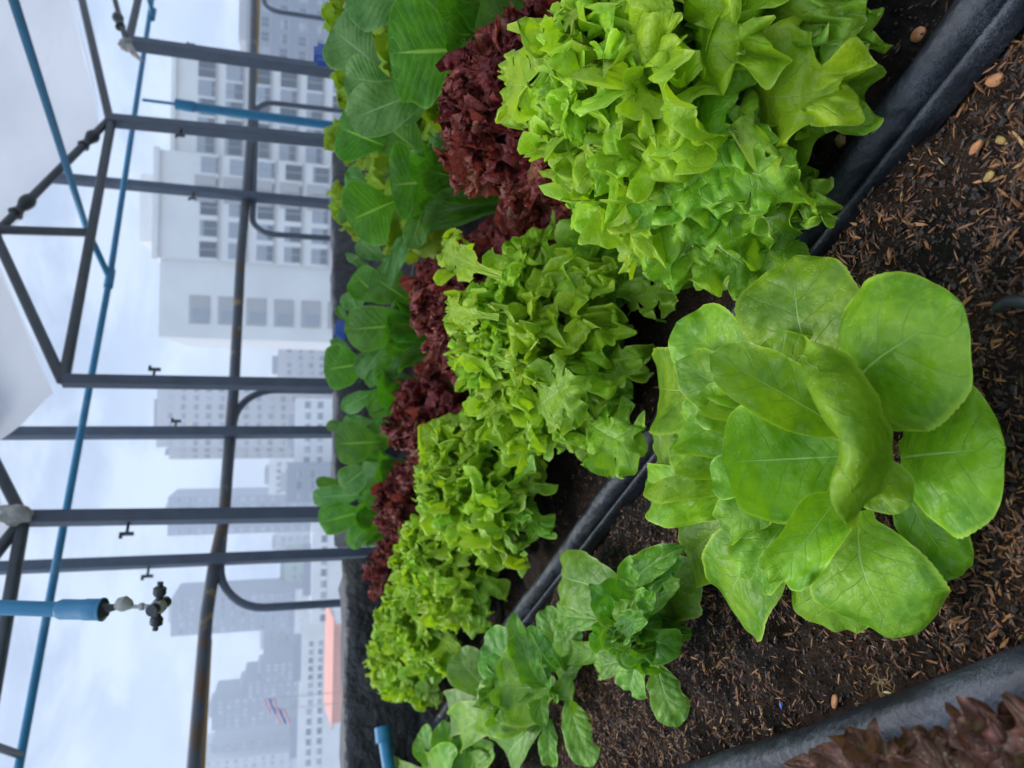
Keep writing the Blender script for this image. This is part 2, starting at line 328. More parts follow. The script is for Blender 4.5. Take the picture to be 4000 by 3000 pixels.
def PL(parent,B,T,wpx,mat,seed,bow=.12,roll=0.,upw=.35,bowp=.5,droop=0.,**k):
    """leaf from base point to tip point, width in photo pixels at that range"""
    r=np.random.default_rng(seed); B=np.asarray(B,float); T=np.asarray(T,float); mid=(B+T)/2; dep=abs((mid-EYE)@(MW@[0,0,1.]))
    W=wpx*dep/FP; L=np.linalg.norm(T-B); ax=nrm(T-B); cv=nrm(EYE-mid); nh=nrm(cv*(1-upw)+np.array([0,0,1.])*upw); nh=nrm(nh-ax*(nh@ax))
    sd=np.cross(ax,nh); a=math.radians(roll); nh=nh*math.cos(a)+sd*math.sin(a); S0=np.cross(ax,nh)
    c1=B+(T-B)*.33+nh*bow*L*1.3; c2=B+(T-B)*.72+nh*(bow*1.3+droop)*L
    V,F,UV=leaf([B,c1,c2,T],S0,W,r,**k)
    return mkmesh('leaf',V,F,mat,parent,uv=UV)

# ---- big butterhead (pixels of an enlarged view -> photo pixels)
def zc(x,y): return 2500+x*.9346,950+y*.9346
bpos=G(*zc(860,880),0.); bpos[2]=0
head=thing('butterhead_lettuce',bpos,'largest lettuce, a broad pale green butterhead with smooth open cupped leaves in the nearest bed','lettuce','butterhead lettuces in the nearest bed')
BIG=[ # bx,by,zb, tx,ty,zt, width, dict
 (1090,900,.035,1510,860,.030,560,dict(bow=.16,cup=-.25,ruf=.35,upw=.7)),
 (1090,960,.030,1335,1385,.015,215,dict(bow=.08,cup=-.3,ruf=.2,upw=.7)),
 (940,640,.05,1320,290,.075,600,dict(bow=.20,cup=-.32,ruf=.28,upw=.6)),
 (800,640,.05,655,100,.075,470,dict(bow=.14,cup=.1,ruf=.45,upw=.55)),
 (920,1120,.05,1080,1595,.035,470,dict(bow=.2,cup=-.2,ruf=.4,upw=.6)),
 (740,1200,.04,850,1612,.02,330,dict(bow=.1,cup=-.1,ruf=.4,upw=.6)),
 (620,1120,.05,395,1545,.05,350,dict(bow=.15,cup=-.12,ruf=.35,upw=.5)),
 (520,1060,.04,215,1330,.03,260,dict(bow=.1,cup=.1,ruf=.3)),
 (640,640,.06,90,610,.06,330,dict(bow=.12,cup=.25,ruf=.35)),
 (700,700,.06,185,350,.11,320,dict(bow=.06,cup=.3,ruf=.35)),
 (560,960,.06,72,910,.075,300,dict(bow=.1,cup=.35,ruf=.35)),
 (560,1060,.06,40,1050,.09,250,dict(bow=.05,cup=.5,ruf=.35)),
 (620,720,.07,195,520,.12,240,dict(bow=.08,cup=.3,ruf=.35)),
 (580,820,.07,172,740,.115,230,dict(bow=.08,cup=.4,ruf=.5)),
 (880,800,.06,320,480,.155,260,dict(bow=.05,cup=.45,ruf=.4,roll=22)),
 (600,1010,.07,350,1205,.10,190,dict(bow=.1,cup=.5,ruf=.5)),
 (850,1030,.06,560,1392,.11,240,dict(bow=.14,cup=.55,ruf=.35,roll=-18)),
 (960,960,.06,1135,1075,.085,190,dict(bow=.2,cup=-.2,ruf=.4)),
 (720,600,.06,520,420,.10,260,dict(bow=.08,cup=.35,ruf=.35)),(540,900,.06,130,820,.10,250,dict(bow=.08,cup=.4,ruf=.4)),(640,1130,.05,470,1400,.075,230,dict(bow=.12,cup=.3,ruf=.35)),(560,760,.07,250,650,.12,210,dict(bow=.06,cup=.45,ruf=.4)),(600,930,.07,300,990,.12,200,dict(bow=.06,cup=.45,ruf=.4)),
 (865,890,.05,352,915,.128,470,dict(bow=-.05,cup=.36,ruf=.3,upw=.5,fold=.08)),
]
for i,(bx,by,zb,tx,ty,zt,w,k) in enumerate(BIG):
    kk=dict(shape='butter',nu=64,nv=29,teeth=.010,nt=46,blist=.0034,bls=30,fA=.005,fF=3.5,fS=.002,rf=1.3,jit=.016); kk.update(k); kk['ruf']=kk['ruf']*.8; kk['bow']=kk['bow']*1.35; kk['cup']=kk['cup']*(1.8 if zt>.07 else 1.4)
    PL(head,G(*zc(bx,by),zb),G(*zc(tx,ty),zt),w*.9346*1.16,M['butter'],100+i,**kk)
def crescent(parent,pts,mat,seed,nu=64,nv=25,th=.0):
    """a broad leaf seen end on: list of (inner px,py,z, crest px,py,z, outer px,py,z) stations from one margin to the other"""
    r=np.random.default_rng(seed); A=np.array([[G(*zc(*p[0][:2]),p[0][2]),G(*zc(*p[1][:2]),p[1][2]),G(*zc(*p[2][:2]),p[2][2])] for p in pts])
    x=np.linspace(0,1,len(pts)); xs=np.linspace(0,1,nu); 
    # smooth the stations
    def cr(a):
        o=[]
        for q in xs*(len(pts)-1):
            i=min(int(q),len(pts)-2); f=q-i; p0=a[max(i-1,0)];p1=a[i];p2=a[i+1];p3=a[min(i+2,len(pts)-1)]
            o.append(.5*((2*p1)+(-p0+p2)*f+(2*p0-5*p1+4*p2-p3)*f*f+(-p0+3*p1-3*p2+p3)*f**3))
        return np.array(o)
    I,Cc,O=cr(A[:,0]),cr(A[:,1]),cr(A[:,2]); s=np.linspace(0,1,nv)
    O=O+nrm(O.mean(0)-Cc.mean(0))*(.0016*np.abs((xs*34)%1-.5)*2+.0022*wav(xs,5,r))[:,None]
    base=G(*zc(900,880),.03); nw=9; V=np.zeros((nu,nv+nw,3)); UV=np.zeros((nu,nv+nw,2))
    O=O+np.array([0,0,1.])*(.006*wav(xs,2.2,r))[:,None]; Cc=Cc+np.array([0,0,1.])*(.003*wav(xs,1.7,r))[:,None]
    for j in range(nw):
        q=j/nw; V[:,j]=base*(1-q)**1.5+I*(1-(1-q)**1.5)+(I-O)*.10*math.sin(PI*q)*1.0; UV[:,j,0]=.6; UV[:,j,1]=.1+.75*xs
    for j,q in enumerate(s):
        V[:,j+nw]=I*(1-q)**2+(2*Cc-.5*I-.5*O)*2*q*(1-q)+O*q*q; UV[:,j+nw,0]=.60+.395*q; UV[:,j+nw,1]=.1+.75*xs
    V=V+np.array([0,0,1.])*(fbm(V*38,3)*.0035)[...,None]
    i,j=np.meshgrid(np.arange(nu-1),np.arange(nv+nw-1),indexing='ij'); nv=nv+nw; k=i*nv+j
    return mkmesh('leaf',V.reshape(-1,3),np.stack([k,k+1,k+nv+1,k+nv],-1).reshape(-1,4),mat,parent,uv=UV.reshape(-1,2))
crescent(head,[((650,470,.140),(672,428,.138),(694,380,.132)),((705,610,.150),(775,550,.146),(822,462,.130)),((812,745,.156),(880,680,.149),(935,575,.128)),((843,820,.158),(935,785,.150),(1020,712,.122)),
 ((833,905,.156),(940,905,.148),(1058,890,.114)),((797,990,.154),(905,1015,.144),(1022,1022,.112)),((802,1090,.148),(878,1105,.138),(985,1090,.114)),((850,1165,.136),(890,1180,.130),(930,1190,.120))],M['butter'],77)
# spare inner leaves closing the heart
for i in range(3):
    a=2.2+i*.9; B=bpos+np.array([0,0,.03]); T=bpos+np.array([math.cos(a)*.03,math.sin(a)*.03,.07+.005*i])
    PL(head,B,T,150,M['butter'],150+i,bow=.05,cup=.5,ruf=.3,nu=48,nv=21,shape='butter',fA=.004,fF=4)
MB().tube([bpos+[0,0,-.01],bpos+[0,0,.05]],[.016,.013]).build('stem',M['young'],head,True)

# ---- generic rosette heads
def rosette(root,pos,n,R,Hh,W,mat,seed,f0=0.,leafk=None,zc0=.05,name='leaf',lo=1.62,inn=.10,sq=1.,pw=.85,mat2=None,st=1.):
    r=np.random.default_rng(seed); az0=r.random()*6.28
    for k in range(n):
        f=f0+(1-f0)*(k+.5)/n; az=az0+k*2.39996+r.normal()*.12; th=lo*(1-f)**pw+inn*r.random()
        th=min(max(th+r.normal()*.06,0.03),1.75); rr=R*math.sin(th)*(1+.07*r.normal()); zz=zc0+(Hh-zc0)*math.cos(th)*(1+.05*r.normal())
        zz=max(zz,.02); er=np.array([math.cos(az),math.sin(az),0]); er=er+DV*(er@DV)*(st-1); ep=np.array([-er[1],er[0],0])
        B=pos+er*.012+[0,0,.015+.03*f]; T=pos+er*rr+[0,0,zz]
        c1=pos+er*rr*(.30 if th<1.2 else .38)+[0,0,zz*.62+.035]; c2=pos+er*(rr*.80-.005*f)+[0,0,zz+.02+.030*math.sin(th)]
        c1=c1+ep*r.normal()*.012; c2=c2+ep*r.normal()*.016; S0=-(ep+er*r.normal()*.3+np.array([0,0,1])*r.normal()*.3)
        V,F,UV=leaf([B,c1,c2,T],nrm(S0),W*(1.14-.62*f)*(1+.1*r.normal()),r,**leafk)
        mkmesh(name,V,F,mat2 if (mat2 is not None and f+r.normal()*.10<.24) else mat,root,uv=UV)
# ---- smaller butterheads
def z2(x,y): return 1550+x*.5877,2050+y*.5877
def plist(root,L,mat,zf,sc,seed,**base):
    for i,e in enumerate(L):
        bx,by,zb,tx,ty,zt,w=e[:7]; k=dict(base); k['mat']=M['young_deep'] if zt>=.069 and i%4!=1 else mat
        if len(e)>7: k.update(e[7])
        mt=k.pop('mat',mat)
        PL(root,G(*zf(bx,by),zb),G(*zf(tx,ty),zt),w*sc,mt,seed+i,**k)
spos=G(*z2(1690,720),0.); spos[2]=0
sm=thing('butterhead_lettuce',spos,'small young butterhead with crowded puckered leaves beside the largest lettuce','lettuce','butterhead lettuces in the nearest bed')
plist(sm,[
 (1620,470,.02,1095,330,0.045,330,dict(bow=.12,cup=-.1)),(1700,640,.03,1850,330,0.075,170,dict(cup=.5)),(1760,560,.02,2010,330,0.030,330,dict(bow=.14,cup=-.15,upw=.6)),
 (1640,580,.03,1310,430,0.106,270,dict(bow=.1,cup=.25)),(1500,640,.02,1062,590,0.045,170,dict(bow=.1,cup=.2)),(1500,830,.02,1152,850,0.030,150,dict(bow=.1)),
 (1720,900,.02,1865,1325,0.012,200,dict(bow=.1,cup=.15)),(1620,860,.03,1550,1120,0.035,210,dict(bow=.1,cup=.2)),(1600,880,.03,1335,945,0.050,150,dict(cup=.4)),
 (1660,440,.04,1590,225,0.094,170,dict(cup=.6)),(1670,380,.04,1860,165,0.088,170,dict(cup=.7,bow=.15)),(1760,420,.04,1880,240,0.075,120,dict(bow=.25,cup=-.5)),
 (1660,640,.04,1415,510,0.125,190,dict(cup=.45)),(1680,740,.04,1560,510,0.125,190,dict(cup=.5,roll=15)),(1650,800,.04,1310,670,0.125,260,dict(cup=.4,bow=.02)),
 (1720,800,.04,1490,920,0.100,190,dict(cup=.6,roll=-15)),(1700,720,.05,1620,600,0.138,150,dict(cup=.7)),(1690,680,.05,1690,450,0.112,160,dict(cup=.5)),(1740,860,.02,1850,760,0.050,140,dict(cup=.4)),
 (1690,760,.05,1600,690,0.125,120,dict(cup=.8)),(1720,640,.02,1640,300,0.055,190,dict(cup=.3))],M['young'],z2,.5877*1.2,300,nu=56,nv=21,shape='butter',teeth=.012,nt=34,ruf=.35,rf=1.4,fA=.004,fF=4.5,fS=.002,blist=.003,bls=40,cup=.6,fold=.15)
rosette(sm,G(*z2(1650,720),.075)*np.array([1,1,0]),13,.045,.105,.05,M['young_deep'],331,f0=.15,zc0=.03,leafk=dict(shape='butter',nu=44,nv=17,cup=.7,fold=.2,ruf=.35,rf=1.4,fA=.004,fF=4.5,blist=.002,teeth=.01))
MB().tube([spos+[0,0,-.01],spos+[0,0,.05]],[.012,.010]).build('stem',M['young'],sm,True)
mpos=G(*z2(1080,1090),0.); mpos[2]=0
md=thing('butterhead_lettuce',mpos,'medium butterhead with one wide upright heart leaf, left of the small puckered one','lettuce','butterhead lettuces in the nearest bed')
plist(md,[
 (640,1130,.05,395,850,0.125,240,dict(cup=.35,mat=M['young'])),(720,1180,.04,380,1270,0.075,260,dict(cup=.2)),(800,1200,.04,430,1380,0.088,260,dict(cup=.3,mat=M['butter'])),
 (1120,860,.02,985,555,0.050,180,dict(cup=.2)),(1110,900,.02,1215,650,0.030,190,dict(cup=-.1)),(1090,1040,.02,1240,890,0.030,150,dict()),
 (1100,980,.03,905,690,0.100,240,dict(cup=.3)),(1000,1030,.04,590,800,0.125,320,dict(cup=.3)),(1040,1080,.04,800,615,0.150,180,dict(cup=.6,roll=20)),
 (960,1270,.04,545,1200,0.125,310,dict(cup=.35,mat=M['butter'])),(980,1290,.03,770,1560,0.035,290,dict(bow=.14)),(1020,1290,.02,1030,1605,0.020,125,dict(cup=.3)),
 (1140,1150,.02,1295,1585,0.012,210,dict(bow=.08,cup=.1)),(1190,1180,.02,1150,1035,0.050,210,dict(cup=1.5,ruf=.1)),(1060,1140,.04,985,1320,0.112,150,dict(cup=.6,roll=-20)),
 (1060,1085,.04,685,1085,0.118,450,dict(cup=.36,upw=.5,bow=-.02,mat=M['butter'])),(1090,1100,.03,1000,960,0.088,180,dict(cup=.5))],M['young'],z2,.5877*1.16,400,nu=56,nv=21,shape='butter',teeth=.006,ruf=.3,rf=1.3,fA=.004,fF=4,fS=.001,blist=.002,bls=36,cup=.5)
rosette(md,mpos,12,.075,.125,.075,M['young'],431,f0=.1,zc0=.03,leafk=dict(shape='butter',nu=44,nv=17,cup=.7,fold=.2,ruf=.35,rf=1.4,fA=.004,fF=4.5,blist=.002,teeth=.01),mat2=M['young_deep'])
MB().tube([mpos+[0,0,-.01],mpos+[0,0,.05]],[.012,.010]).build('stem',M['young'],md,True)
fpos=BED(.27,1.83,0)
fh=thing('butterhead_lettuce',fpos,'farthest young butterhead with narrow upright leaves at the end of the nearest bed','lettuce','butterhead lettuces in the nearest bed')
plist(fh,[(480,1620,.04,320,1320,.11,220,dict()),(330,1650,.04,165,1375,.09,170,dict()),(560,1640,.04,640,1460,.05,170,dict(mat=M['butter'])),(420,1680,.03,200,1560,.06,170,dict(mat=M['butter'])),(540,1700,.03,470,1450,.09,200,dict()),(380,1700,.03,70,1600,.05,170,dict()),(520,1690,.03,600,1540,.06,150,dict()),(440,1690,.03,380,1480,.12,200,dict(mat=M['butter'])),(500,1760,.02,300,1800,.06,200,dict()),(560,1740,.02,700,1700,.03,180,dict())],
 M['young'],z2,.5877*1.15,450,nu=48,nv=17,shape='butter',teeth=.008,ruf=.3,rf=1.4,fA=.004,fF=4,blist=.002,cup=.5)

OAKL=[(.36,'largest frilly green oak leaf lettuce, its lower leaves lying over the black bed edge'),(.79,'frilly green oak leaf lettuce behind the big butterhead, second largest of its row'),(1.21,'green oak leaf lettuce above the small butterhead, third largest in the frilly row'),
      (1.62,'bright green oak leaf lettuce fourth along the row, opposite the medium butterhead'),(2.04,'bright yellow green oak leaf lettuce next to the last one in its row'),(2.45,'smallest looking oak leaf lettuce at the far end of the row by the blue pipe')]
for i,(s,lb) in enumerate(OAKL):
    pos=BED(.61 if i==0 else .628,s,0); near=i<3
    root=thing('oak_leaf_lettuce',pos,lb,'lettuce','green oak leaf lettuces behind the black edge')
    nn=96 if i<2 else 84 if i<4 else 70
    kk=dict(shape='oak2',nu=90 if near else 56,nv=21 if near else 15,cup=.0,ruf=.9,rf=1.9,rq=1.5,teeth=.005,nt=26,fA=.0125,fF=8.6,fS=.009,blist=.0022 if near else 0,bls=40)
    rosette(root,pos,nn,.170 if i==0 else .150,.228,.105 if i==0 else .095,M['oak'],500+i*7,leafk=kk,zc0=.055,mat2=M['oak_outer'],st=1. if i==0 else 1.24)
    if i==0:
        for j,(bx,by,zb,tx,ty,zt,w) in enumerate([(2260,370,.19,1985,330,.22,330),(3000,700,.03,3235,830,.045,170),(2900,330,.10,3290,330,.06,330),(2750,600,.12,3060,720,.09,330),(2900,80,.10,3380,160,.05,260),(2700,880,.09,2950,1060,.05,300)]):
            PL(root,G(bx,by,zb),G(tx,ty,zt),w,M['oak' if j==0 else 'oak_outer'],560+j,bow=.1,**dict(kk,shape='oak',ruf=.6,fA=.010))
    if i==1:
        for j,(bx,by,zb,tx,ty,zt,w) in enumerate([(1960,1080,.22,1745,975,.25,170),(1950,1240,.22,1760,1210,.25,130),(2420,1180,.05,2630,1130,.03,150),(2100,1600,.15,2240,1500,.14,260),(2300,1650,.08,2480,1750,.05,260)]):
            PL(root,G(bx,by,zb),G(tx,ty,zt),w,M['oak' if j<2 else 'oak_outer'],580+j,bow=.1,**dict(kk,shape='oak',ruf=.6,fA=.010))
    MB().tube([pos+[0,0,-.01],pos+[0,0,.06]],[.016,.012]).build('stem',M['oak'],root,True)
CORL=[(.28,'red coral lettuce partly out of frame behind the largest oak leaf lettuce'),(.60,'big curly dark red coral lettuce between the cos and the largest oak leaf lettuce'),(1.02,'tightly curled red coral lettuce right behind the second oak leaf lettuce'),(1.42,'purplish red coral lettuce in the middle of its row'),(1.85,'dark red coral lettuce second from the far end of its row'),(2.3,'small looking dull red coral lettuce at the far end of its row')]
for i,(s,lb) in enumerate(CORL):
    pos=BED(.885,s,0); root=thing('coral_lettuce',pos,lb,'lettuce','red coral lettuces between the oak leaf and cos rows')
    kk=dict(shape='fan',nu=84 if i<3 else 56,nv=29 if i<3 else 21,fold=.0,cup=-.1,ruf=1.,rf=2.,rq=1.5,teeth=.03,nt=44,blist=.002 if i<3 else 0,fA=.012,fF=16,fS=.008)
    rosette(root,pos,80 if i<3 else 56,.158,(.25,.255,.245,.245,.24,.23)[i],.095,M['coral'],700+i*5,leafk=kk,zc0=.05)
    MB().tube([pos+[0,0,-.01],pos+[0,0,.06]],[.014,.012]).build('stem',M['oak'],root,True)

# ---- cos row: leaves placed from the photograph at true range
def z3(x,y): return 1250+x*.3014,y*.3014
def z4(x,y): return 1250+x*.3014,500+y*.3014
def z5(x,y): return 1200+x*.422,900+y*.422
def z6(x,y): return 1150+x*.452,1500+y*.452
idf=lambda x,y:(x,y)
def cosplant(pos,lb,L,seed,n=9,hh=.33):
    root=thing('cos_lettuce',pos,lb,'lettuce','cos lettuces behind the red row'); fw=MW@[0,0,1.]; base=abs((pos-EYE)@fw)
    for i,e in enumerate(L):
        zf,sc,bx,by,tx,ty,w,dd,g=e[:9]; k=dict(shape='cos',nu=56,nv=21,teeth=.004,ruf=.25,rf=1.3,fA=.004,fF=4,fS=.001,blist=.003,bls=22,cup=.25,fold=.16,bow=.10,upw=.1,jit=.02)
        if len(e)>9: k.update(e[9])
        PL(root,DP(*zf(bx,by),base+dd+.02),DP(*zf(tx,ty),base+dd),w*sc,M['cos_pale'] if g else M['cos'],seed+i,**k)
    r=np.random.default_rng(seed+50)
    for k in range(n+4):       # leaves of the sheltered side and the lower stalks
        a=k*2.39996; e=np.array([math.cos(a),math.sin(a),0]); q=.45+.55*r.random(); B=pos+e*.015+[0,0,.0]; T=pos+e*.11*q+[0,0,hh*(1.0-.35*q)]
        V,F,UV=leaf([B,B*.6+T*.4-e*.02,T+[0,0,-.03]-e*.02,T],-np.array([-e[1],e[0],0]),.10,r,shape='cos',nu=44,nv=15,cup=.3,ruf=.3,rf=1.3,teeth=.004,fold=.15,fA=.004,fF=4)
        mkmesh('leaf',V,F,M['cos'] if k%3 else M['cos_pale'],root,uv=UV)
    MB().tube([pos+[0,0,-.01],pos+[0,0,.07]],[.018,.014]).build('stem',M['cos'],root,True)
cosplant(BED(1.12,.62),'nearest cos lettuce with one very wide glossy leaf showing its pale midrib',[
 (z3,.3014,1900,640,905,690,1400,-.12,0,dict(cup=.22,bow=.05)),(z3,.3014,1250,10,330,-60,800,.02,1),(z3,.3014,760,860,170,380,800,.06,1,dict()),(z3,.3014,960,1075,330,990,620,-.02,1,dict(roll=-15)),
 (z3,.3014,1500,1120,370,1560,660,-.08,1,dict(cup=.25)),(z3,.3014,1400,1300,1000,1560,300,-.03,1),(z3,.3014,700,500,350,100,300,.1,0),(idf,1,1900,60,1660,-60,300,-.1,0),(idf,1,1920,160,1700,30,200,-.05,0)],800,n=12)
cosplant(BED(1.12,.93),'cos lettuce with broad dark leaves above the big red coral lettuce, second in its row',[
 (z4,.3014,830,230,250,-10,760,.0,0),(z4,.3014,1400,400,760,-120,640,.03,0),(z4,.3014,960,950,395,1200,900,-.1,0,dict()),(z4,.3014,1500,690,930,740,1050,-.04,0,dict()),
 (z4,.3014,1450,800,1210,1560,360,-.06,0,dict(roll=20)),(z4,.3014,600,700,330,600,300,.1,1),(z4,.3014,440,1150,270,1050,330,.1,1),(z4,.3014,1440,200,1420,590,120,-.1,0)],830,n=10)
cosplant(BED(1.14,1.42),'cos lettuce in the middle of its row with grey green upright outer leaves',[
 (z5,.422,1020,870,360,920,430,-.08,0),(z5,.422,720,670,430,400,330,.0,0),(z5,.422,720,290,475,90,220,.04,1),(z5,.422,760,545,900,50,150,-.05,1),(z5,.422,700,430,760,230,90,-.02,1),(z5,.422,640,390,362,225,90,.06,1),
 (z5,.422,960,660,600,420,380,.0,0),(z5,.422,480,800,390,560,230,.08,1),(z5,.422,370,850,275,700,90,.1,1)],860,n=11)
cosplant(BED(1.14,1.72),'cos lettuce with a rounded bright leaf hiding the foot of a steel post',[
 (z5,.422,720,1060,490,1360,260,.0,1),(z5,.422,1010,940,660,1400,230,-.05,0),(z5,.422,560,1230,165,1290,430,.0,0),(z5,.422,800,1410,565,1650,170,-.04,0),(z5,.422,640,1480,325,1660,190,.02,1),(z5,.422,400,1100,222,1020,110,.1,1),(z5,.422,720,1230,560,1440,130,-.02,1)],890,n=9)
cosplant(BED(1.14,2.2),'cos lettuce with square shouldered dark leaves, last but one in its row',[
 (z6,.452,760,500,358,520,390,-.04,0),(z6,.452,900,470,640,430,330,.0,0),(z6,.452,670,700,415,890,260,.0,1),(z6,.452,430,330,278,378,100,.08,1),(z6,.452,720,330,420,320,110,.05,1),(z6,.452,800,700,600,720,300,.02,0)],920,n=9)
cosplant(BED(1.14,2.5),'far cos lettuce with pointed leaves fanning over the dark planter',[
 (z6,.452,470,890,190,840,110,.06,0),(z6,.452,640,950,162,985,190,.02,1),(z6,.452,640,1090,225,1200,270,.0,0),(z6,.452,800,1050,470,1400,190,-.03,0),(z6,.452,810,1060,630,1395,120,-.02,0),(z6,.452,740,860,590,1045,190,.0,0),(z6,.452,830,1100,700,1370,90,.0,1)],950,n=8)
# ---- loose yellow green row beyond the cos
for i,(px,py,dp,lb) in enumerate([(1335,60,1.62,'yellow green lettuce at the frame edge beyond the nearest cos'),(1330,300,1.75,'yellow green lettuce beyond the nearest cos, beside the blue riser pipe'),(1335,520,1.9,'yellow green lettuce below the blue riser pipe'),(1345,800,2.1,'yellow green lettuce next to the dark soil heap beyond the cos row')]):
    top=DP(px,py,dp); pos=np.array([top[0],top[1],0.]); root=thing('leaf_lettuce',pos,lb,'lettuce','yellow green lettuces beyond the cos row')
    rosette(root,pos,34,.15,.41-.01*i,.13,M['farleaf'],980+i,leafk=dict(shape='oak2',nu=40,nv=11,cup=.0,ruf=.9,rf=1.9,fA=.012,fF=6,blist=0),zc0=.1)
# ---- red oak leaf lettuce, nearest corner
rpos=DP(4060,2990,.42); rpos[2]=0
ro=thing('red_oak_lettuce',rpos,'red brown oak leaf lettuce at the frame corner in front of the nearest black edge','lettuce')
for i,(bx,by,db,tx,ty,dt,w) in enumerate([(3760,3040,.42,3310,2900,.41,150),(3620,3080,.42,3440,2890,.40,110),(3800,3040,.40,3520,2905,.39,110),(3980,3000,.40,3670,2850,.385,150),(4080,2960,.385,3740,2790,.37,190),(4160,2930,.38,3880,2800,.36,230),(4100,3120,.39,3190,3000,.42,210),(4150,3100,.38,3560,2990,.385,230),(4240,3000,.37,3820,2900,.365,230),(4300,2950,.37,4000,2790,.35,260)]):
    PL(ro,DP(bx,by,db),DP(tx,ty,dt),w*1.25,M['redoak'],990+i,bow=.12,shape='oak',nu=96,nv=21,cup=.0,ruf=.6,rf=1.6,teeth=.02,nt=20,blist=.0015,fA=.006,fF=5,fS=.003)

# ------------------------------------------------------------------ soil
def steps(segs):
    o=[]
    for a,b,d in segs: o+=list(np.arange(a,b,d))
    return np.array(o+[segs[-1][1]])
def soilz(n,s):
    P=np.stack([n*1.,s*1.,n*0],-1); z=fbm(P*9,3)*.009+fbm(P*38+5,3)*.0052+fbm(P*110+9,3,.65)*.0034
    z=z+.018*np.clip(fbm(P*20+31,2),0,1)**1.6
    d=np.minimum(np.abs(n-.447),np.abs(n-.067)); return z-.012*np.exp(-(d/.03)**2)-.004
ns=steps([(-.55,.07,.014),(.07,.43,.0032),(.43,.64,.005),(.64,2.3,.022)]); ss=steps([(-.9,.0,.012),(0.,1.0,.0036),(1.0,1.9,.006),(1.9,2.74,.014)])
NN,SS=np.meshgrid(ns,ss,indexing='ij'); ZZ=soilz(NN,SS)
V=NV*NN[...,None]+DV*SS[...,None]; V[...,2]=ZZ
i,j=np.meshgrid(np.arange(len(ns)-1),np.arange(len(ss)-1),indexing='ij'); k=i*len(ss)+j
so=mkmesh('soil',V.reshape(-1,3),np.stack([k,k+len(ss),k+len(ss)+1,k+1],-1).reshape(-1,4),M['soil']); tag(so,kind='structure')
# husks and crumbs
def scatter(N,nr,sr,pw):
    n=rng.uniform(nr[0],nr[1],N); s=sr[0]+(sr[1]-sr[0])*rng.random(N)**pw; return n,s
def husks():
    A=[scatter(30000,(.080,.425),(-.05,1.35),1.25),scatter(2500,(.085,.415),(1.2,2.6),1.2),scatter(16000,(.470,.66),(-.05,2.6),1.15),scatter(500,(-.4,.05),(-.1,1.2),1.)]
    n=np.concatenate([a[0] for a in A]); s=np.concatenate([a[1] for a in A])
    dens=fbm(np.stack([n*7,s*7,n*0],-1),3); keep=(dens+.55*np.clip((.30-n)/.2,-1,1)+rng.normal(0,.35,len(n)))>-.05; n=n[keep]; s=s[keep]; K=len(n)
    z=soilz(n,s); az=rng.uniform(0,6.28,K); ti=rng.normal(0,.45,K); ro=rng.normal(0,.9,K)
    L=np.minimum(rng.lognormal(math.log(.0033),.45,K),.0068); Wd=L*rng.uniform(.14,.30,K); c=NV*n[:,None]+DV*s[:,None]; c[:,2]=z+.0014+.25*np.abs(np.sin(ti))*L
    dx=np.stack([np.cos(az)*np.cos(ti),np.sin(az)*np.cos(ti),np.sin(ti)],-1); up=np.stack([-np.cos(az)*np.sin(ti),-np.sin(az)*np.sin(ti),np.cos(ti)],-1); sy=np.cross(up,dx)
    sy2=sy*np.cos(ro)[:,None]+up*np.sin(ro)[:,None]; up2=-sy*np.sin(ro)[:,None]+up*np.cos(ro)[:,None]
    L=L[:,None];Wd=Wd[:,None]
    P=[c-dx*L,c-dx*L*.35+sy2*Wd,c+dx*L*.45+sy2*Wd*.8,c+dx*L,c+dx*L*.45-sy2*Wd*.8,c-dx*L*.35-sy2*Wd,c-dx*L*.35+up2*Wd*.8,c+dx*L*.45+up2*Wd*.7]
    V=np.stack(P,1).reshape(-1,3); F0=[(0,1,6),(1,2,7,6),(2,3,7),(0,6,5),(6,7,4,5),(7,3,4),(0,5,1),(5,4,2,1),(4,3,2)]
    F=[tuple(a+8*k for a in f) for k in range(K) for f in F0]; col=np.clip(rng.beta(1.7,2.1,K),0,1)
    uv=np.repeat(np.stack([col,col],-1),8,0); o=mkmesh('rice_husks',V,F,M['husk'],uv=uv,smooth=False); tag(o,'scattered brown rice husks and bark flakes lying on the dark soil','husks',kind='stuff')
husks()
def crumbs():
    A=[scatter(26000,(.085,.415),(-.05,1.2),1.35),scatter(5000,(.455,.75),(-.05,1.2),1.3)]
    n=np.concatenate([a[0] for a in A]); s=np.concatenate([a[1] for a in A]); K=len(n); z=soilz(n,s); r=np.minimum(rng.lognormal(math.log(.0010),.5,K),.0028)
    c=NV*n[:,None]+DV*s[:,None]; c[:,2]=z+r*.4
    ic=np.array([(1,0,0),(-1,0,0),(0,1,0),(0,-1,0),(0,0,1),(0,0,-1),(.6,.6,.5),(-.6,.6,.5),(.6,-.6,.5),(-.6,-.6,.5)]); 
    F0=[(4,6,7),(4,8,6),(4,7,9),(4,9,8),(6,0,2),(6,2,7),(7,2,1),(7,1,9),(9,1,3),(9,3,8),(8,3,0),(8,0,6),(5,2,0),(5,1,2),(5,3,1),(5,0,3)]
    V=(c[:,None,:]+ic[None]*r[:,None,None]*rng.uniform(.6,1.35,(K,10,1))).reshape(-1,3)
    F=[tuple(a+10*k for a in f) for k in range(K) for f in F0]
    o=mkmesh('soil_crumbs',V,F,M['crumb'],smooth=False); tag(o,'dark crumbs of potting soil between the lettuces','soil crumbs',kind='stuff')
crumbs()
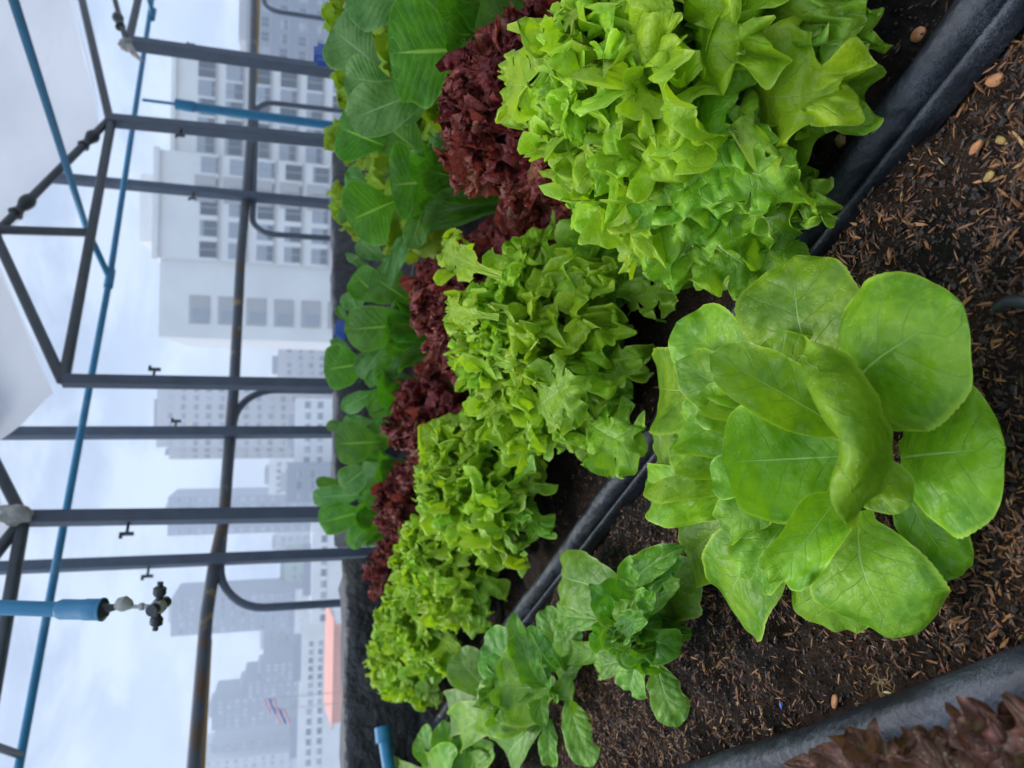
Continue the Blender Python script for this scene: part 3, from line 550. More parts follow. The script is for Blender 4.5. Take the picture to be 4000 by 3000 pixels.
def blob(name,c,rad,mat,seed,label,cat,group):
    r=np.random.default_rng(seed); V=[];nu,nv=10,14
    for i in range(nu+1):
        for j in range(nv):
            a=PI*i/nu;b=2*PI*j/nv; d=np.array([math.sin(a)*math.cos(b),math.sin(a)*math.sin(b),math.cos(a)]); V.append(d)
    V=np.array(V); V=V*(1+.16*fbm(V*1.6+seed,2))[:,None]*np.asarray(rad)
    a=r.random()*6; R=np.array([[math.cos(a),-math.sin(a),0],[math.sin(a),math.cos(a),0],[0,0,1]]); V=V@R.T+c
    F=[(i*nv+j,i*nv+(j+1)%nv,(i+1)*nv+(j+1)%nv,(i+1)*nv+j) for i in range(nu) for j in range(nv)]
    o=mkmesh(name,V,F,mat,origin=np.asarray(c)); return tag(o,label,cat,group)
for i,(px,py,rd,mt,lb) in enumerate([(3882,312,(.0085,.006,.005),'pebble','smooth oval orange clay pebble on the soil beside the black edge'),(3550,128,(.010,.0075,.005),'pebble','brown flat clay pebble lying between the largest oak leaf lettuce and the black edge'),(3828,577,(.0085,.0045,.004),'pebble','long orange clay pebble lowest of those on the bare soil'),(3895,545,(.006,.004,.003),'pebble2','thin yellowish chip beside the long orange pebble'),(3875,690,(.006,.0045,.003),'pebble2','yellow seed shaped stone nearest the big butterhead'),(3295,550,(.009,.0075,.007),'pebble2','rough yellow brown stone tucked under the largest oak leaf lettuce'),(3215,2745,(.010,.005,.003),'pebble','flat brown bark piece against the nearest black edge')]):
    p=G(px,py,.0); n,s=p@NV,p@DV; p[2]=float(soilz(np.array([n]),np.array([s]))[0])+.002; blob('pebble',p,tuple(.72*q for q in rd),M[mt],20+i,lb,'pebble','pebbles and stones on the soil')
# dried root tuft
rp=G(3440,2660,.004); root=MB(); rr=np.random.default_rng(3)
for k in range(9):
    a=rr.random()*6.28; p=rp.copy(); pts=[p.copy()]
    for q in range(6): a+=rr.normal()*.8; p=p+np.array([math.cos(a)*.0034,math.sin(a)*.0034,rr.normal()*.0012+(.0015 if q<2 else -.0008)]); pts.append(p.copy())
    root.tube(pts,.00045,5)
tag(root.build('root_tuft',simple('dry_root',(.17,.11,.035),.8),smooth=True,origin=rp),'tuft of dry yellow roots by the nearest black edge','roots')
# drip hose stub at the frame edge
hp=[G(3890,1205,.012),G(3945,1175,.018),G(4020,1185,.016),G(4150,1240,.010)]
hs_=MB().tube(hp,[.0035,.0042,.0042,.0042],12).build('drip_hose',M['blackfit'],smooth=True,origin=hp[0]); tag(hs_,'short black drip hose poking out of the soil','hose')
bs=G(3053,2757,.006); tag(MB().add([bs+[-.004,0,0],bs+[0,.001,.002],bs+[.005,.002,.001],bs+[0,-.0016,.0012],bs+[0,0,-.0006]],[(0,3,1),(1,3,2),(0,1,4),(1,2,4),(2,3,4),(3,0,4)]).build('plastic_scrap',M['bluebit'],origin=bs),'tiny blue plastic scrap on the husks','scrap')

# ------------------------------------------------------------------ black bed edges
def rail(n0,s0,s1,rw,rh,flap,seed,name,label,step=.006):
    r=np.random.default_rng(seed); S=np.arange(s0,s1,step); prof=[]
    for a in np.linspace(-.15*PI,1.08*PI,25): prof.append((math.cos(a)*rw,math.sin(a)*rh,1))       # rounded crown, bed side first
    if flap: prof=[(rw+.034,-.012,0),(rw+.030,.010,0),(rw+.0265,.0195,0),(rw+.0225,.021,0),(rw+.019,.013,0),(rw+.009,.004,0)]+prof if False else [(rw+.014,-.012,0),(rw+.0135,.002,0),(rw+.0122,.0070,0),(rw+.0100,.0092,0),(rw+.0076,.0088,0),(rw+.0058,.005,0),(rw+.002,.0005,0)]+prof
    P=np.array(prof); K=len(P); V=np.zeros((len(S),K,3))
    cre=[(s0+(s1-s0)*r.random()**1.3,r.uniform(.3,.75),r.choice([-1,1])) for _ in range(26)]
    for j in range(K):
        ang=j/K; q=np.stack([S*5,S*0+ang*2.2,S*0+seed],-1); off=fbm(q,3)*.0024*P[j,2]+.0006*fbm(q*9,2)*P[j,2]
        for cs,ca,sg in cre:
            d=(S-cs-(ang-ca)*.045*sg); off=off-.0034*np.exp(-(d/.0045)**2)*np.exp(-((ang-ca)/.16)**2)*P[j,2]+.0020*np.exp(-((d-.009*sg)/.006)**2)*np.exp(-((ang-ca)/.14)**2)*P[j,2]
        c,sn=P[j,0],P[j,1]; l=math.hypot(c,sn)+1e-6; wob=fbm(np.stack([S*2.2,S*0,S*0+seed*3],-1),2)*.004
        V[:,j]=NV*(n0-(c*1.0+off*c/l)+wob)[:,None]+DV*S[:,None]+np.array([0,0,1.])*(sn+off*sn/l+.004)[:,None]
    i,j=np.meshgrid(np.arange(len(S)-1),np.arange(K-1),indexing='ij'); k=i*K+j
    o=mkmesh(name,V.reshape(-1,3),np.stack([k,k+1,k+K+1,k+K],-1).reshape(-1,4),M['blackplastic'],origin=BED(n0,.5,0)); return tag(o,label,'bed edge','black plastic bed edges')
rail(.4485,-.35,2.72,.0150,.021,True,5,'bed_edge','long black plastic bed edge with a narrow lip, between the butterheads and oak leaf lettuces')
rail(.056,-.35,2.0,.020,.026,False,9,'bed_edge','black plastic bed edge nearest the viewer, dusty grey at one end')

# ------------------------------------------------------------------ roof slab, far planter, pipes
fl=MB().box(BED(.8,1.6,-.55),(9,7.2,.2),[NV,DV,[0,0,1]]).build('rooftop_floor',M['conc']); tag(fl,kind='structure')
for nm,c,sz,lb in [('bed_board',BED(.875,-.91,-.226),(2.85,.03,.444),'black board closing the near end of the beds'),('bed_board',BED(-.565,.915,-.226),(.03,3.62,.444),'long black side board of the nearest bed'),('bed_board',BED(2.315,.915,-.226),(.03,3.62,.444),'black side board beyond the cos lettuces')]:
    tag(MB().box(c,sz,[NV,DV,[0,0,1]]).build(nm,M['darkbag'],origin=c),lb,'board','black boards round the beds')
def planter(n0,n1,s0,s1,top,lb,seed):
    ns_=np.arange(n0,n1,.02); K=[(s0+.0,-.44),(s0,-.2),(s0,0.),(s0,.1),(s0-.01,.18),(s0-.012,top-.05),(s0-.008,top-.015),(s0+.01,top),(s0+.04,top-.006),(s0+.12,top-.012),((s0+s1)/2,top-.01),(s1-.03,top-.004),(s1,top-.02),(s1,0),(s1,-.44)]
    V=np.zeros((len(ns_),len(K),3))
    for j,(s,z) in enumerate(K):
        q=np.stack([ns_*6,ns_*0+s*6,ns_*0+z*8+seed],-1); V[:,j]=NV*ns_[:,None]+DV*(s+fbm(q,3)*.016)[:,None]; V[:,j,2]=z+fbm(q+9,3)*(.012 if z>0 else 0)
    i,j=np.meshgrid(np.arange(len(ns_)-1),np.arange(len(K)-1),indexing='ij'); k=i*len(K)+j
    F=[tuple(f) for f in np.stack([k,k+len(K),k+len(K)+1,k+1],-1).reshape(-1,4)]+[tuple(range(len(K))),tuple((len(ns_)-1)*len(K)+j for j in range(len(K)-1,-1,-1))]
    c=BED((n0+n1)/2,(s0+s1)/2,0); o=mkmesh('planter',V.reshape(-1,3),F,M['darkbag'],origin=c); tag(o,lb,'planter','black planters across the bed ends')
planter(-1.6,1.12,2.78,3.15,.30,'crumpled black lined planter across the far bed ends, left of the cos lettuces',3)
planter(1.3,3.6,2.8,3.15,.33,'rough topped dark planter behind the cos lettuces, under the white block',8)
bp=[PLN(1497,2862,2.68),PLN(1500,2900,2.68)]; q=PLN(1532,3080,2.68)
pp=thing('water_pipe',bp[0],'short blue water pipe with a thicker collar beyond the last oak leaf lettuce','pipe')
MB().tube([bp[0],q+(q-bp[0])*2],.021,16).build('pipe',M['pvc'],pp,True); MB().tube([bp[0]+(bp[0]-q)*.1,bp[1]],.027,16).build('collar',M['pvc'],pp,True)
for px,py,dp,lb in [(1258,215,2.3,'blue tap handle standing behind the nearest cos lettuce'),(1332,1290,3.0,'blue tap handle beside the dark planter behind the middle cos')]:
    c=DP(px,py,dp); t=thing('tap',[c[0],c[1],c[2]-.05],lb,'tap','blue handled taps')
    b=MB(); 
    for a in(-.5,.5): b.box(c+NV*a*.045,(.05,.02,.028),[NV,DV,[0,0,1]])
    b.box(c,(.05,.024,.05),[NV,DV,[0,0,1]]).build('handle',M['bluebit'],t); MB().tube([c-[0,0,.35],c-[0,0,.025]],.012).build('pipe',M['greyfit'],t,True)

# ------------------------------------------------------------------ posts, rails, pipes of the frame
C1,CB,C2=2.9,3.25,3.6
def post(px,py,c,wd,lb,hook=None,foot=(1300,None),shear=0):
    top=PLN(px,py,c); fx,fy=foot; bot=PLN(fx,fy,c); ax=top-bot; ax=nrm(ax); foot3=bot+ax*((-.45-bot[2])/ax[2])
    t=thing('steel_post',foot3,lb,'post','grey steel posts round the roof garden')
    A=[NV,DV,[0,0,1]]; b=MB(); h=wd/2
    V=[p+NV*x*h+DV*y*h for p in(foot3,top) for x,y in((-1,-1),(1,-1),(1,1),(-1,1))]
    b.add(V,[(3,2,1,0),(4,5,6,7)]+[(i,(i+1)%4,4+(i+1)%4,4+i) for i in range(4)]); o=b.build('upright',M['steel'],t)
    md_=o.modifiers.new('b','BEVEL'); md_.width=.004; md_.segments=2
    MB().box(foot3+[0,0,.005],(wd*2.2,wd*2.2,.01),A).build('foot_plate',M['steel_dark'],t)
    if hook:
        hx,side=hook; f=(hx-px)/(fx-px); hp=top+(bot-top)*f; e=hp+NV*side*(h+.045); b=MB().tube([hp+NV*side*h*.9,e],.006,8); b.box(e,(.012,.012,.05),A); b.box(e+[0,0,.02]+NV*side*.008,(.02,.01,.012),A); b.build('hook',M['blackfit'],t)
    return t
post(500,168,C1,.068,'steel post on the far right with cloth tied at its top',(730,1),(1273,276))
post(428,470,C1,.060,'steel post beside the blue riser pipe, under a roof valley',(695,-1),(1279,551))
post(60,680,C2,.055,'steel post crossing the blue pipe in front of the white block',(725,-1),(1290,797))
post(243,1487,C1,.047,'steel post at the foot of the white roof point in the picture centre',(575,1),(1279,1503))
post(-500,1694,C2,.053,'tallest steel post running up out of the frame behind the blue pipe',(618,1),(1296,1688))
post(88,2025,C1,.052,'steel post with grey cloth wrapped round its top joint',(480,-1),(1248,2009))
post(-60,2221,C2,.050,'steel post behind the blue pipe nearest the hanging sprinkler',(545,-1),(1278,2167))
def bar(name,pts,r,mat,lb,cat,group=None,n=12,smooth=True):
    b=MB().tube(pts,r,n); o=b.build(name,mat,smooth=smooth,origin=np.asarray(pts[0])); return tag(o,lb,cat,group)
RG='roof frame tubes'
bar('roof_beam',[PLN(436,476,C1),PLN(250,1484,C1)],.024,M['steel_dark'],'dark tie beam joining two post tops below the pointed roof bay','beam',RG)
bar('roof_beam',[PLN(90,2040,C1),PLN(-60,2900,C1)],.024,M['steel_dark'],'dark tie beam running left from the cloth wrapped post','beam',RG)
bar('roof_beam',[PLN(505,150,C1),PLN(575,-160,C1)],.024,M['steel_dark'],'dark tie beam leaving the frame from the far right post','beam',RG)
bar('king_post',[PLN(-20,897,C1),PLN(342,908,C1)],.022,M['steel_dark'],'upright dark tube in the pointed roof bay','tube',RG)
bar('roof_rafter',[PLN(428,466,C1),PLN(-30,925,C1)],.021,M['steel_dark'],'sloping dark rafter with black wrapping from the valley post to the roof point','rafter',RG)
bar('roof_rafter',[PLN(243,1487,C1),PLN(-20,915,C1)],.023,M['steel_dark'],'sloping dark rafter edged with plastic above the centre post','rafter',RG)
bar('roof_rafter',[PLN(428,466,C1),PLN(270,-220,C1)],.023,M['steel_dark'],'sloping dark rafter rising right from the valley post','rafter',RG)
bar('roof_rafter',[PLN(492,158,C1),PLN(400,-180,C1)],.016,M['rust'],'thin rusty rafter rising from the far right post','rafter',RG)
bar('roof_rafter',[PLN(88,2020,C1),PLN(-80,1690,C1)],.022,M['steel_dark'],'dark rafter rising right from the cloth wrapped post','rafter',RG)
bar('roof_rafter',[PLN(88,2030,C1),PLN(-100,2270,C1)],.022,M['steel_dark'],'dark rafter rising left from the cloth wrapped post','rafter',RG)
def wrap(a,b,c,lb,mat,r=.028):
    A=PLN(*a,c);B=PLN(*b,c); k=np.linspace(0,1,9); rr=[r*(.9+.25*math.sin(7*x)+.1*random.random()) for x in k]; o=MB().tube([A+(B-A)*x for x in k],rr,12).build('tube_wrap',mat,smooth=True,origin=A); tag(o,lb,'wrapping','wrappings on the roof tubes')
wrap((372,523),(325,570),C1,'black wrapping on the right hand rafter, closest to the valley post',M['blackfit'],.030)
wrap((120,775),(60,835),C1,'black wrapping on the right hand rafter near the roof point',M['blackfit'],.032)
wrap((458,60),(470,105),C1,'black wrapping on the thin rusty rafter',M['blackfit'],.028)
def rag(px,py,c,sz,seed,lb):
    p=PLN(px,py,c); V=[];r=np.random.default_rng(seed); nu,nv=12,16
    for i in range(nu+1):
        for j in range(nv):
            a=PI*i/nu;b=2*PI*j/nv; V.append([math.sin(a)*math.cos(b),math.sin(a)*math.sin(b),math.cos(a)])
    V=np.array(V); V=p+V*(1+.45*fbm(V*1.7+seed,3))[:,None]*np.asarray(sz)
    o=mkmesh('cloth_knot',V,[(i*nv+j,i*nv+(j+1)%nv,(i+1)*nv+(j+1)%nv,(i+1)*nv+j) for i in range(nu) for j in range(nv)],M['cloth'],origin=p); tag(o,lb,'cloth','cloth knots on post tops')
rag(490,172,C1-.05,(.04,.035,.035),4,'bundle of off white cloth on the far right post top'); rag(62,2012,C1-.05,(.035,.03,.05),6,'grey cloth knot on the post top left of centre')
a=PLN(505,182,C1-.06); b_=PLN(552,236,C1-.06); tag(MB().tube([a,(a+b_)/2+[0,0,.01],b_],[.022,.018,.010],8).build('cloth_tail',M['cloth'],smooth=True,origin=a),'loose end of cloth hanging beside the far right post','cloth')
# plastic roof sheets between rafters and over the beds
def sheet(p0,p1,ln,seed,lb,sag=.012,lift=0.05,c=C1):
    A=PLN(*p0,c)+[0,0,lift];B=PLN(*p1,c)+[0,0,lift]; nu,nv=26,40; V=np.zeros((nu,nv,3))
    for i,u in enumerate(np.linspace(0,1,nu)):
        for j,v in enumerate(np.linspace(0,1,nv)):
            p=A+(B-A)*u-DV*(ln*v-.09-.012*math.sin(9*u+seed)); p=p+np.array([0,0,1])*(-sag*math.sin(PI*u)*(1-.6*abs(math.cos(v*ln*3)))); V[i,j]=p
    V[...,2]+=fbm(V*2.2+seed,3)*.009
    i,j=np.meshgrid(np.arange(nu-1),np.arange(nv-1),indexing='ij'); k=i*nv+j
    o=mkmesh('roof_sheet',V.reshape(-1,3),np.stack([k,k+1,k+nv+1,k+nv],-1).reshape(-1,4),M['film'],origin=A); tag(o,lb,'plastic sheet','white plastic roof sheets')
sheet((428,466),(-40,935),3.6,1,'white plastic roof sheet right of the roof point, over the beds')
sheet((243,1495),(-30,905),3.6,2,'white plastic roof sheet left of the roof point, edge hanging over its rafter')
sheet((428,466),(250,-300),3.6,3,'white plastic roof sheet rising right of the valley post')
sheet((243,1495),(-120,1800),3.6,4,'white plastic roof sheet left of the centre post')
sheet((88,2025),(-140,1600),3.6,5,'white plastic roof sheet right of the cloth wrapped post')
sheet((88,2030),(-200,2400),3.6,6,'white plastic roof sheet left of the cloth wrapped post')
# handrail and balustrade loops behind
HG='parapet railing tubes'
hr=thing('handrail',PLN(860,1600,C2+.03),'long dark handrail patched with rust, crossing behind all the posts','handrail')
A=PLN(995,-150,C2+.03);B=PLN(745,3200,C2+.03)
MB().tube([PLN(x,y,C2+.03) for x,y in [(1003,-150),(992,0),(982,480),(958,800),(940,1000),(916,1480),(898,1700),(874,2030),(838,2200),(807,2400),(782,2700),(757,3000),(742,3150)]],.030,14).build('rail',M['rust'],hr,True)
bar('gas_pipe',[PLN(1016,-150,C2+.1),PLN(1000,330,C2+.1)],.013,M['yellowpipe'],'mustard painted pipe along the right end of the handrail','pipe')
bar('gas_pipe',[PLN(815,2500,C2+.1),PLN(775,3200,C2+.1)],.016,M['yellowpipe'],'mustard painted pipe along the left end of the handrail','pipe')
def loop(y0,y1,x0,x1,dr,lb,both=True):
    pa=PLN(x0,y0,C2+.04);pb=PLN(x1,y1,C2+.04); d=nrm(pb-pa); d[2]=d[2]; L=np.linalg.norm(pb-pa); R=dr; pts=[]
    dn=np.array([0,0,-1.]); 
    pts+= [pa+dn*1.6,pa+dn*.8]
    for t in np.linspace(0,PI/2,9): pts.append(pa+dn*R+d*R+(-d*math.cos(t)-dn*math.sin(t))*R)
    pts+=[pa+(pb-pa)*f for f in(.3,.5,.7)]
    for t in np.linspace(0,PI/2,9): pts.append(pb+dn*R-d*R+(d*math.sin(t)-dn*math.cos(t))*R)
    pts+=[pb+dn*.8,pb+dn*1.6]
    bar('railing_loop',pts,.020,M['steel'],lb,'railing',HG)
loop(395,910,1003,985,.14,'round cornered railing loop in front of the white block')
loop(1521,2385,925,845,.22,'wide round cornered railing loop left of centre'); loop(-700,38,1080,1030,.14,'railing loop cut by the right frame edge')
# blue water pipes
wp=thing('water_pipe',PLN(430,1085,CB),'long slanting blue water pipe crossing the whole frame, with tee joints and branches','pipe')
P0,P1,TE=PLN(613,-130,CB),PLN(40,3170,CB),PLN(428,1088,CB)
MB().tube([P0,TE,P1],.0165,14).build('main_pipe',M['pvc'],wp,True)
dp_=nrm(P1-P0)
b=MB().tube([TE-dp_*.06,TE+dp_*.06],.023,14); b.build('tee_joint',M['pvc'],wp,True)
br=DP(15,-120,2.3); MB().tube([TE,PLN(335,885,CB-.15),br],.0165,14).build('branch_pipe',M['pvc'],wp,True)
T2=PLN(596,55,CB); MB().tube([T2-dp_*.06,T2+dp_*.06],.022,14).build('tee_joint',M['pvc'],wp,True); MB().tube([T2,PLN(565,-60,CB-.2)],.015,12).build('branch_pipe',M['pvc'],wp,True)
T3=PLN(82,2950,CB); MB().tube([T3,PLN(-20,2915,CB-.2)],.014,12).build('branch_pipe',M['steel_dark'],wp,True)
ri=thing('riser_pipe',PLN(1290,490,CB-.05),'upright blue riser pipe with a stepped collar beside the valley post','pipe')
ra,rb,rc,rd=PLN(557,390,CB),PLN(700,408,CB),PLN(760,418,CB),PLN(1295,490,CB); re_=rd+(rd-rc)*1.2
MB().tube([ra,rb],.010,12).build('thin_pipe',M['pvc'],ri,True); MB().tube([rb+(ra-rb)*.1,rc],[.034,.036],14).build('collar',M['pvc'],ri,True); MB().tube([rc,re_],.030,14).build('pipe',M['pvc'],ri,True)
# hanging fogger
dz=1.32; hx=lambda x,y=2382:DP(x,y,dz)
fo=thing('hanging_sprinkler',hx(-60,2374),'blue pipe hanging from above with a four armed mist nozzle','sprinkler')
MB().tube([hx(-700,2350),hx(245,2381)],.0135,18).build('pipe',M['pvc'],fo,True)
b=MB().tube([hx(225,2380),hx(240,2380),hx(330,2381),hx(334,2381),hx(392,2381),hx(396,2381),hx(404,2381)],[.0150,.0180,.0180,.0192,.0192,.021,.021],18); b.build('coupling',M['pvc'],fo,True)
MB().tube([hx(404,2381),hx(412,2381),hx(418,2376),hx(450,2372)],[.019,.013,.0085,.0055],14).build('adapter',M['blackfit'],fo,True)
MB().tube([hx(448,2370),hx(458,2368),hx(470,2362),hx(488,2358),hx(505,2364),hx(516,2370)],[.004,.0085,.013,.0140,.010,.005],16).build('pressure_valve',M['greyfit'],fo,True)
b=MB().tube([hx(514,2370),hx(545,2370)],.0036,10); b.tube([hx(543,2370),hx(548,2370),hx(560,2369),hx(565,2369)],[.004,.007,.007,.004],12); b.tube([hx(563,2369),hx(600,2369)],.004,10); b.build('connector',M['greyfit'],fo,True)
cc=hx(620,2368); MB().tube([hx(592,2369),hx(605,2368),hx(635,2368),hx(648,2368)],[.006,.0125,.0125,.006],14).build('nozzle_body',M['greyfit'],fo,True)
for sx,sy in((4,-62),(-10,62)):
    e=DP(620+sx,2368+sy,dz); b=MB().tube([cc,e],.0065,10); dq=nrm(e-cc); b.tube([e-dq*.010,e-dq*.006,e+dq*.004,e+dq*.007],[.009,.0115,.0115,.007],12); b.tube([e+dq*.006,e+dq*.015],.0055,10); b.build('nozzle_arm',M['blackfit'],fo,True)
for sg in(-1,1):
    dq=MW@np.array([0,0,1.])*sg; b=MB().tube([cc,cc+dq*.02],.0065,10); b.tube([cc+dq*.014,cc+dq*.028],.0105,12); b.build('nozzle_arm',M['blackfit'],fo,True)

# ------------------------------------------------------------------ city
cg=MB().add([(-2500,-300,-26),(2500,-300,-26),(2500,3000,-26),(-2500,3000,-26)],[(0,1,2,3)]).build('city_ground',M['city']); tag(cg,kind='structure')
ZG=-26.
def block(mb,y0,y1,xt,dep,thick,xb=None):
    """box whose front face spans photo rows y0..y1 and whose roof shows at column xt"""
    a=DP(1200,y0,1);b=DP(1200,y1,1); A=a-EYE;B=b-EYE; A=EYE+A*(dep/A[1]);B=EYE+B*(dep/B[1]); zt=(EYE+(ray(xt,(y0+y1)/2))*(dep/ray(xt,(y0+y1)/2)[1]))[2]
    x0,x1=min(A[0],B[0]),max(A[0],B[0]); mb.box(((x0+x1)/2,dep+thick/2,(zt+ZG)/2),(x1-x0,thick,zt-ZG)); return x0,x1,zt
def windows(t,x0,x1,zt,y,nx,nz,dx,dz_,w,h,z0=None,mat='pane',xs=None):
    first=None
    for i in range(nx):
        for j in range(nz):
            xx=x0+(i+.5)*(x1-x0)/nx if xs is None else xs[i]; zz=zt-dz_*(j+.75)
            if first is None:
                b=MB().box((0,-.03,0),(w,.06,h)); first=b.build('window',M[mat],t,origin=np.zeros(3)); b2=MB().box((0,-.09,-h/2-.12),(w+.5,.18,.2)); b2.box((0,-.08,0),(.09,.1,h)); f2=b2.build('frame',M['reveal'],first,origin=np.zeros(3)); o=first
            else:
                o=first.copy(); link(o); o.parent=t; c=f2.copy(); link(c); c.parent=o
            lc=np.array([xx,y,zz])-np.array(t.location[:]); o.location=tuple(float(v) for v in lc)
# white hotel block
ht=thing('hotel_block',(20,95,ZG),'large white block with rows of square windows behind the posts','building'); w=MB(); D=95.
xa=block(w,285,640,667,D+3,22); xb=block(w,640,1040,598,D,25); block(w,735,985,545,D+9,10); xc=block(w,1040,1335,622,D+.6,26)
w.build('wall',M['facade'],ht)
fz=3.25
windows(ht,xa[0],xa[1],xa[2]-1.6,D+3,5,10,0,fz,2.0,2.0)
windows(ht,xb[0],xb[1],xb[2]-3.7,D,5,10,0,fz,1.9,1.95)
wl=MB()
for x_,z_,w_,h_ in [((xb[0]+xb[1])/2,xb[2]-.3,xb[1]-xb[0]+.5,.6),((xa[0]+xa[1])/2,xa[2]-.3,xa[1]-xa[0]+.4,.5)]: wl.box((x_,(D if x_<xa[0] else D+3)-.15,z_),(w_,.4,h_))
wl.build('cornice',M['facade'],ht)
b=MB()
for j in range(9): pass
def bays(t,xs,zt,y,nz,dz_,w_,h_):
    for x_ in xs:
        for j in range(nz):
            zz=zt-dz_*(j+.7); o=MB().box((x_,y-.06,zz),(w_,.12,h_)).build('loggia',M['reveal'],t); MB().box((x_-w_*.2,y-.16,zz-h_*.08),(w_*.4,.08,h_*.8)).build('window',M['pane'],o,origin=np.array([0,0,0]) if False else parent_world(t))
bays(ht,[(xc[0]+xc[1])/2-1.3],xc[2]-2.2,D+.6,9,fz,3.4,2.3)
bays(ht,[(xb[0]+xb[1])/2+2.2],xb[2]-3.4,D-.01,9,fz,3.2,2.4)
CITY=[ # y0,y1,roof x,distance,thick,wall,label, nx,nz
 (1510,1745,612,330,30,'facade2','tall cream tower with a rounded crown right of the plain post',7,13),
 (1930,2075,655,420,30,'facade3','slim blue grey tower behind the cloth wrapped post',5,14),
 (2310,2450,668,400,30,'facade3','slim grey lilac tower beside the hanging sprinkler',5,14),
 (2705,2815,828,450,30,'facade4','dark slate tower at the top of a stepped group',6,12),
 (2640,2710,948,445,30,'facade4','dark stepped shoulder of building below the slate tower',4,9),
 (2580,2650,1020,440,30,'facade4','lowest dark step of the stepped group',4,7),
 (2870,2930,825,470,30,'facade3','grey shoulder tower near the frame edge',4,12),
 (2930,3070,775,460,35,'facade2','pale striped building cut by the left frame edge',6,12),
 (-200,250,965,180,30,'facade3','large grey building at the right frame edge behind the handrail',8,5),
 (1355,1500,1085,300,30,'facade2','low cream block between the white block and the rounded tower',5,4),
 (1745,1790,660,345,20,'facade2','narrow cream wing attached left of the rounded tower',2,12),
 (1800,1930,1050,380,30,'facade','pale mid height block between two posts',5,5),
 (1830,1960,1120,260,20,'facade3','grey roofed low block behind the cos lettuces',3,2),
 (2090,2170,1075,500,30,'facade2','small cream block in a gap left of the cos row',3,5),
 (2170,2300,1110,420,30,'greenroof','low pale green building beyond the railing loop',4,3),
 (2420,2580,1030,480,30,'facade3','hazy blue grey office block right of the stepped group',6,6),
 (2380,2500,1150,300,30,'facade','low white hall with a flat roof',4,2),
 (2500,2760,1175,240,30,'facade','long low white building above the orange roof',8,2),
 (2760,3080,1160,250,30,'facade','broad white low building at the left frame edge',8,2),
 (2085,2440,1215,230,25,'facade','long white workshop roof beyond the planter',8,1),
 (1560,1820,1150,280,25,'facade','white low rise directly below the rounded tower',6,2)]
for (y0,y1,xt,dep,th,mt,lb,nx,nz) in CITY:
    far=dep>=280
    w=MB(); x0,x1,zt=block(w,y0,y1,xt,dep,th); t=thing('tower_block' if xt<1000 else 'city_building',((x0+x1)/2,dep+th/2,ZG),lb,'building','hazy city buildings'); w.build('wall',M[mt],t)
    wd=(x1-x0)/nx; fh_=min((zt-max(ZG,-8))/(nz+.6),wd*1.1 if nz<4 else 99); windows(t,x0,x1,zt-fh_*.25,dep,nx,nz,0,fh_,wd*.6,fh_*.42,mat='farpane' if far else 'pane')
    r_=MB().box(((x0+x1)/2,dep+th/2,zt+1.2),((x1-x0)*.5,th*.5,2.4)); r_.build('roof_house',M['facade3' if mt!='facade3' else 'facade2'],t)
x=EYE+ray(1290,2640)*(200/ray(1290,2640)[1]); 
orr=thing('orange_roof_shed',(x[0],205,ZG),'low shed with a salmon orange roof beyond the planter','building')
w=MB(); x0,x1,zt=block(w,2430,2850,1300,200,18); w.build('wall',M['facade'],orr)
zr=(EYE+ray(1285,2640)*(214/ray(1285,2640)[1]))[2]; za=zt+.05
MB().add([(x0-.4,199.5,za),(x1+.4,199.5,za),(x1+.4,217,zr+1.2),(x0-.4,217,zr+1.2),(x0-.4,199.5,za-.3),(x1+.4,199.5,za-.3),(x1+.4,217,zr+.9),(x0-.4,217,zr+.9)],[(0,1,2,3),(7,6,5,4),(0,4,5,1),(1,5,6,2),(2,6,7,3),(3,7,4,0)]).build('roof',M['orange'],orr)
MB().box(((x0+x1)/2,199.85,zt-1.8),((x1-x0)*.92,.2,3.0)).build('fascia',M['orange'],orr)
for k,(px,py) in enumerate([(1060,2760),(1100,2800)]):
    p=EYE+ray(px,py)*(150/ray(px,py)[1]); t=thing('flag',(p[0],150,p[2]-4.),['striped red white and blue flag, upper of two far away','striped red white and blue flag, lower of two far away'][k],'flag','flags among the far roofs')
    MB().tube([(p[0]+1.6,150,p[2]-14),(p[0]+1.6,150,p[2]+1.9)],.09,8).build('pole',M['greyfit'],t,True)
    for j,(mt,h_) in enumerate([('flagr',.315),('flagw',.315),('flagb',.63),('flagw',.315),('flagr',.315)]):
        z_=p[2]+1.35-[.16,.47,.95,1.42,1.73][j]; V=[];F=[]
        for q in range(13):
            xx=p[0]+1.5-q*.24; yy=150+.25*math.sin(q*.9); dzq=-.10*q
            V+=[(xx,yy,z_+h_/2+dzq),(xx,yy,z_-h_/2+dzq),(xx,yy+.04,z_+h_/2+dzq),(xx,yy+.04,z_-h_/2+dzq)]
        for q in range(12): F+=[(4*q,4*q+1,4*q+5,4*q+4),(4*q+2,4*q+6,4*q+7,4*q+3),(4*q,4*q+4,4*q+6,4*q+2),(4*q+1,4*q+3,4*q+7,4*q+5)]
        mkmesh('stripe',V,F,M[mt],t)

# ------------------------------------------------------------------ air
t=NT('haze'); pv=t.n('ShaderNodeVolumePrincipled'); pv.inputs['Color'].default_value=(.86,.92,1,1); pv.inputs['Density'].default_value=.0011; pv.inputs['Anisotropy'].default_value=.2
t.l(pv.outputs[0],t.out.inputs[1])
hz=MB().box((0,350,57),(1800,900,168)).build('haze',t.m); tag(hz,kind='stuff')

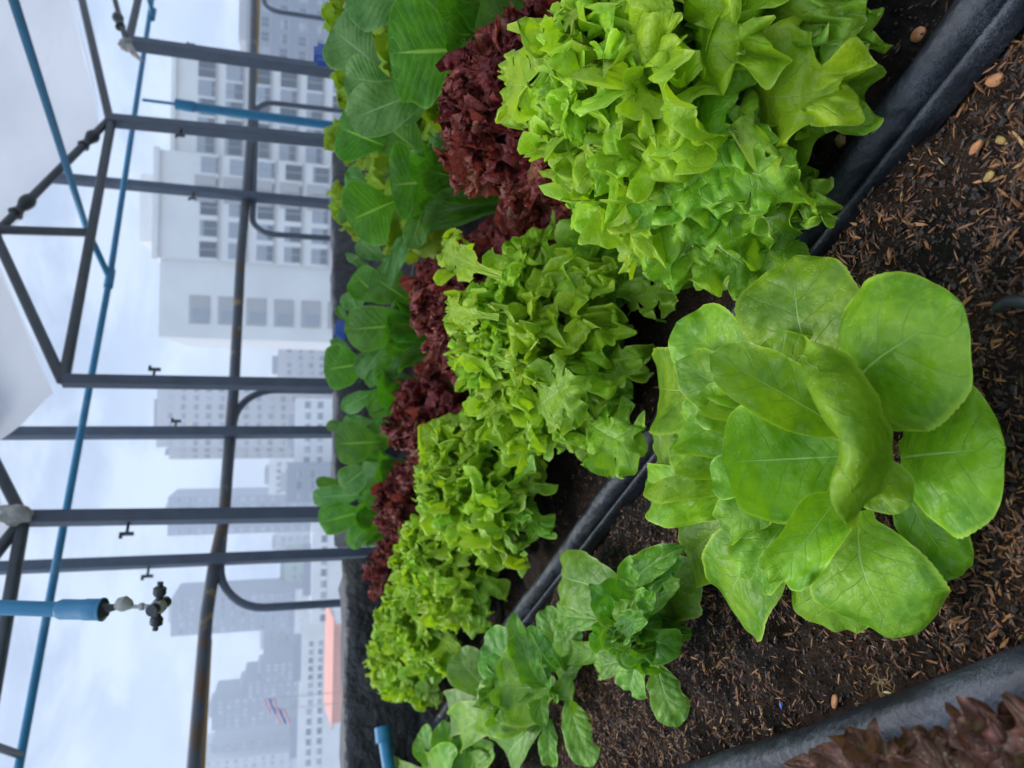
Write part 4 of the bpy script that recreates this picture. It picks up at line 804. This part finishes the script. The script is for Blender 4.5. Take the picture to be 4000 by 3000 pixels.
# ------------------------------------------------------------------ light
EL,AZ=math.radians(58),math.radians(-40)      # sun behind thin cloud
W=bpy.data.worlds.new('World'); SC.world=W; W.use_nodes=True; nt=W.node_tree; nt.nodes.clear()
wt=NT.__new__(NT); wt.t=nt; wt.m=None
out=wt.n('ShaderNodeOutputWorld'); bg=wt.n('ShaderNodeBackground'); sky=wt.n('ShaderNodeTexSky',sky_type='NISHITA'); sky.sun_disc=False; sky.sun_elevation=EL; sky.sun_rotation=AZ; sky.dust_density=2.
tc=wt.n('ShaderNodeTexCoord').outputs['Generated']; mp=wt.n('ShaderNodeMapping'); wt.l(tc,mp.inputs[0]); mp.inputs['Scale'].default_value=(1,1,2.6)
n1=wt.noise(mp.outputs[0],2.6,6,.55,.4); n2=wt.noise(mp.outputs[0],5.5,5,.6,.3)
cl=wt.mix(wt.ss(n2,.40,.60),(2.2,2.85,4.1),(4.1,4.85,6.0)); c=wt.mix(wt.ss(n1,.30,.60,.55,1),wt.mix(1.,sky.outputs[0],(1.25,1.2,1.1),'MULTIPLY'),cl)
sz=wt.n('ShaderNodeSeparateXYZ'); wt.l(tc,sz.inputs[0]); gr=wt.ss(sz.outputs[2],.30,.85,1.,3.6); cg_=wt.n('ShaderNodeVectorMath',operation='SCALE'); wt.l(c,cg_.inputs[0]); wt.l(gr,cg_.inputs['Scale']); c=cg_.outputs[0]; wt.l(c,bg.inputs[0]); bg.inputs[1].default_value=.1; wt.l(bg.outputs[0],out.inputs[0])
sd=bpy.data.lights.new('sun','SUN'); sd.energy=1.5; sd.angle=math.radians(20); sd.color=(1,.96,.9); so_=link(bpy.data.objects.new('sun',sd)); so_.location=(0,0,8)
dirv=Vector((math.sin(AZ)*math.cos(EL),math.cos(AZ)*math.cos(EL),math.sin(EL))); so_.rotation_euler=dirv.to_track_quat('Z','Y').to_euler()
SC.view_settings.view_transform='Standard'; SC.view_settings.look='None'; SC.view_settings.exposure=.55; SC.view_settings.gamma=1
SC.render.engine='CYCLES'; SC.cycles.use_denoising=True
try: SC.cycles.denoiser='OPENIMAGEDENOISE'
except Exception: pass
SC.cycles.max_bounces=8; SC.cycles.transparent_max_bounces=8; SC.cycles.volume_bounces=1
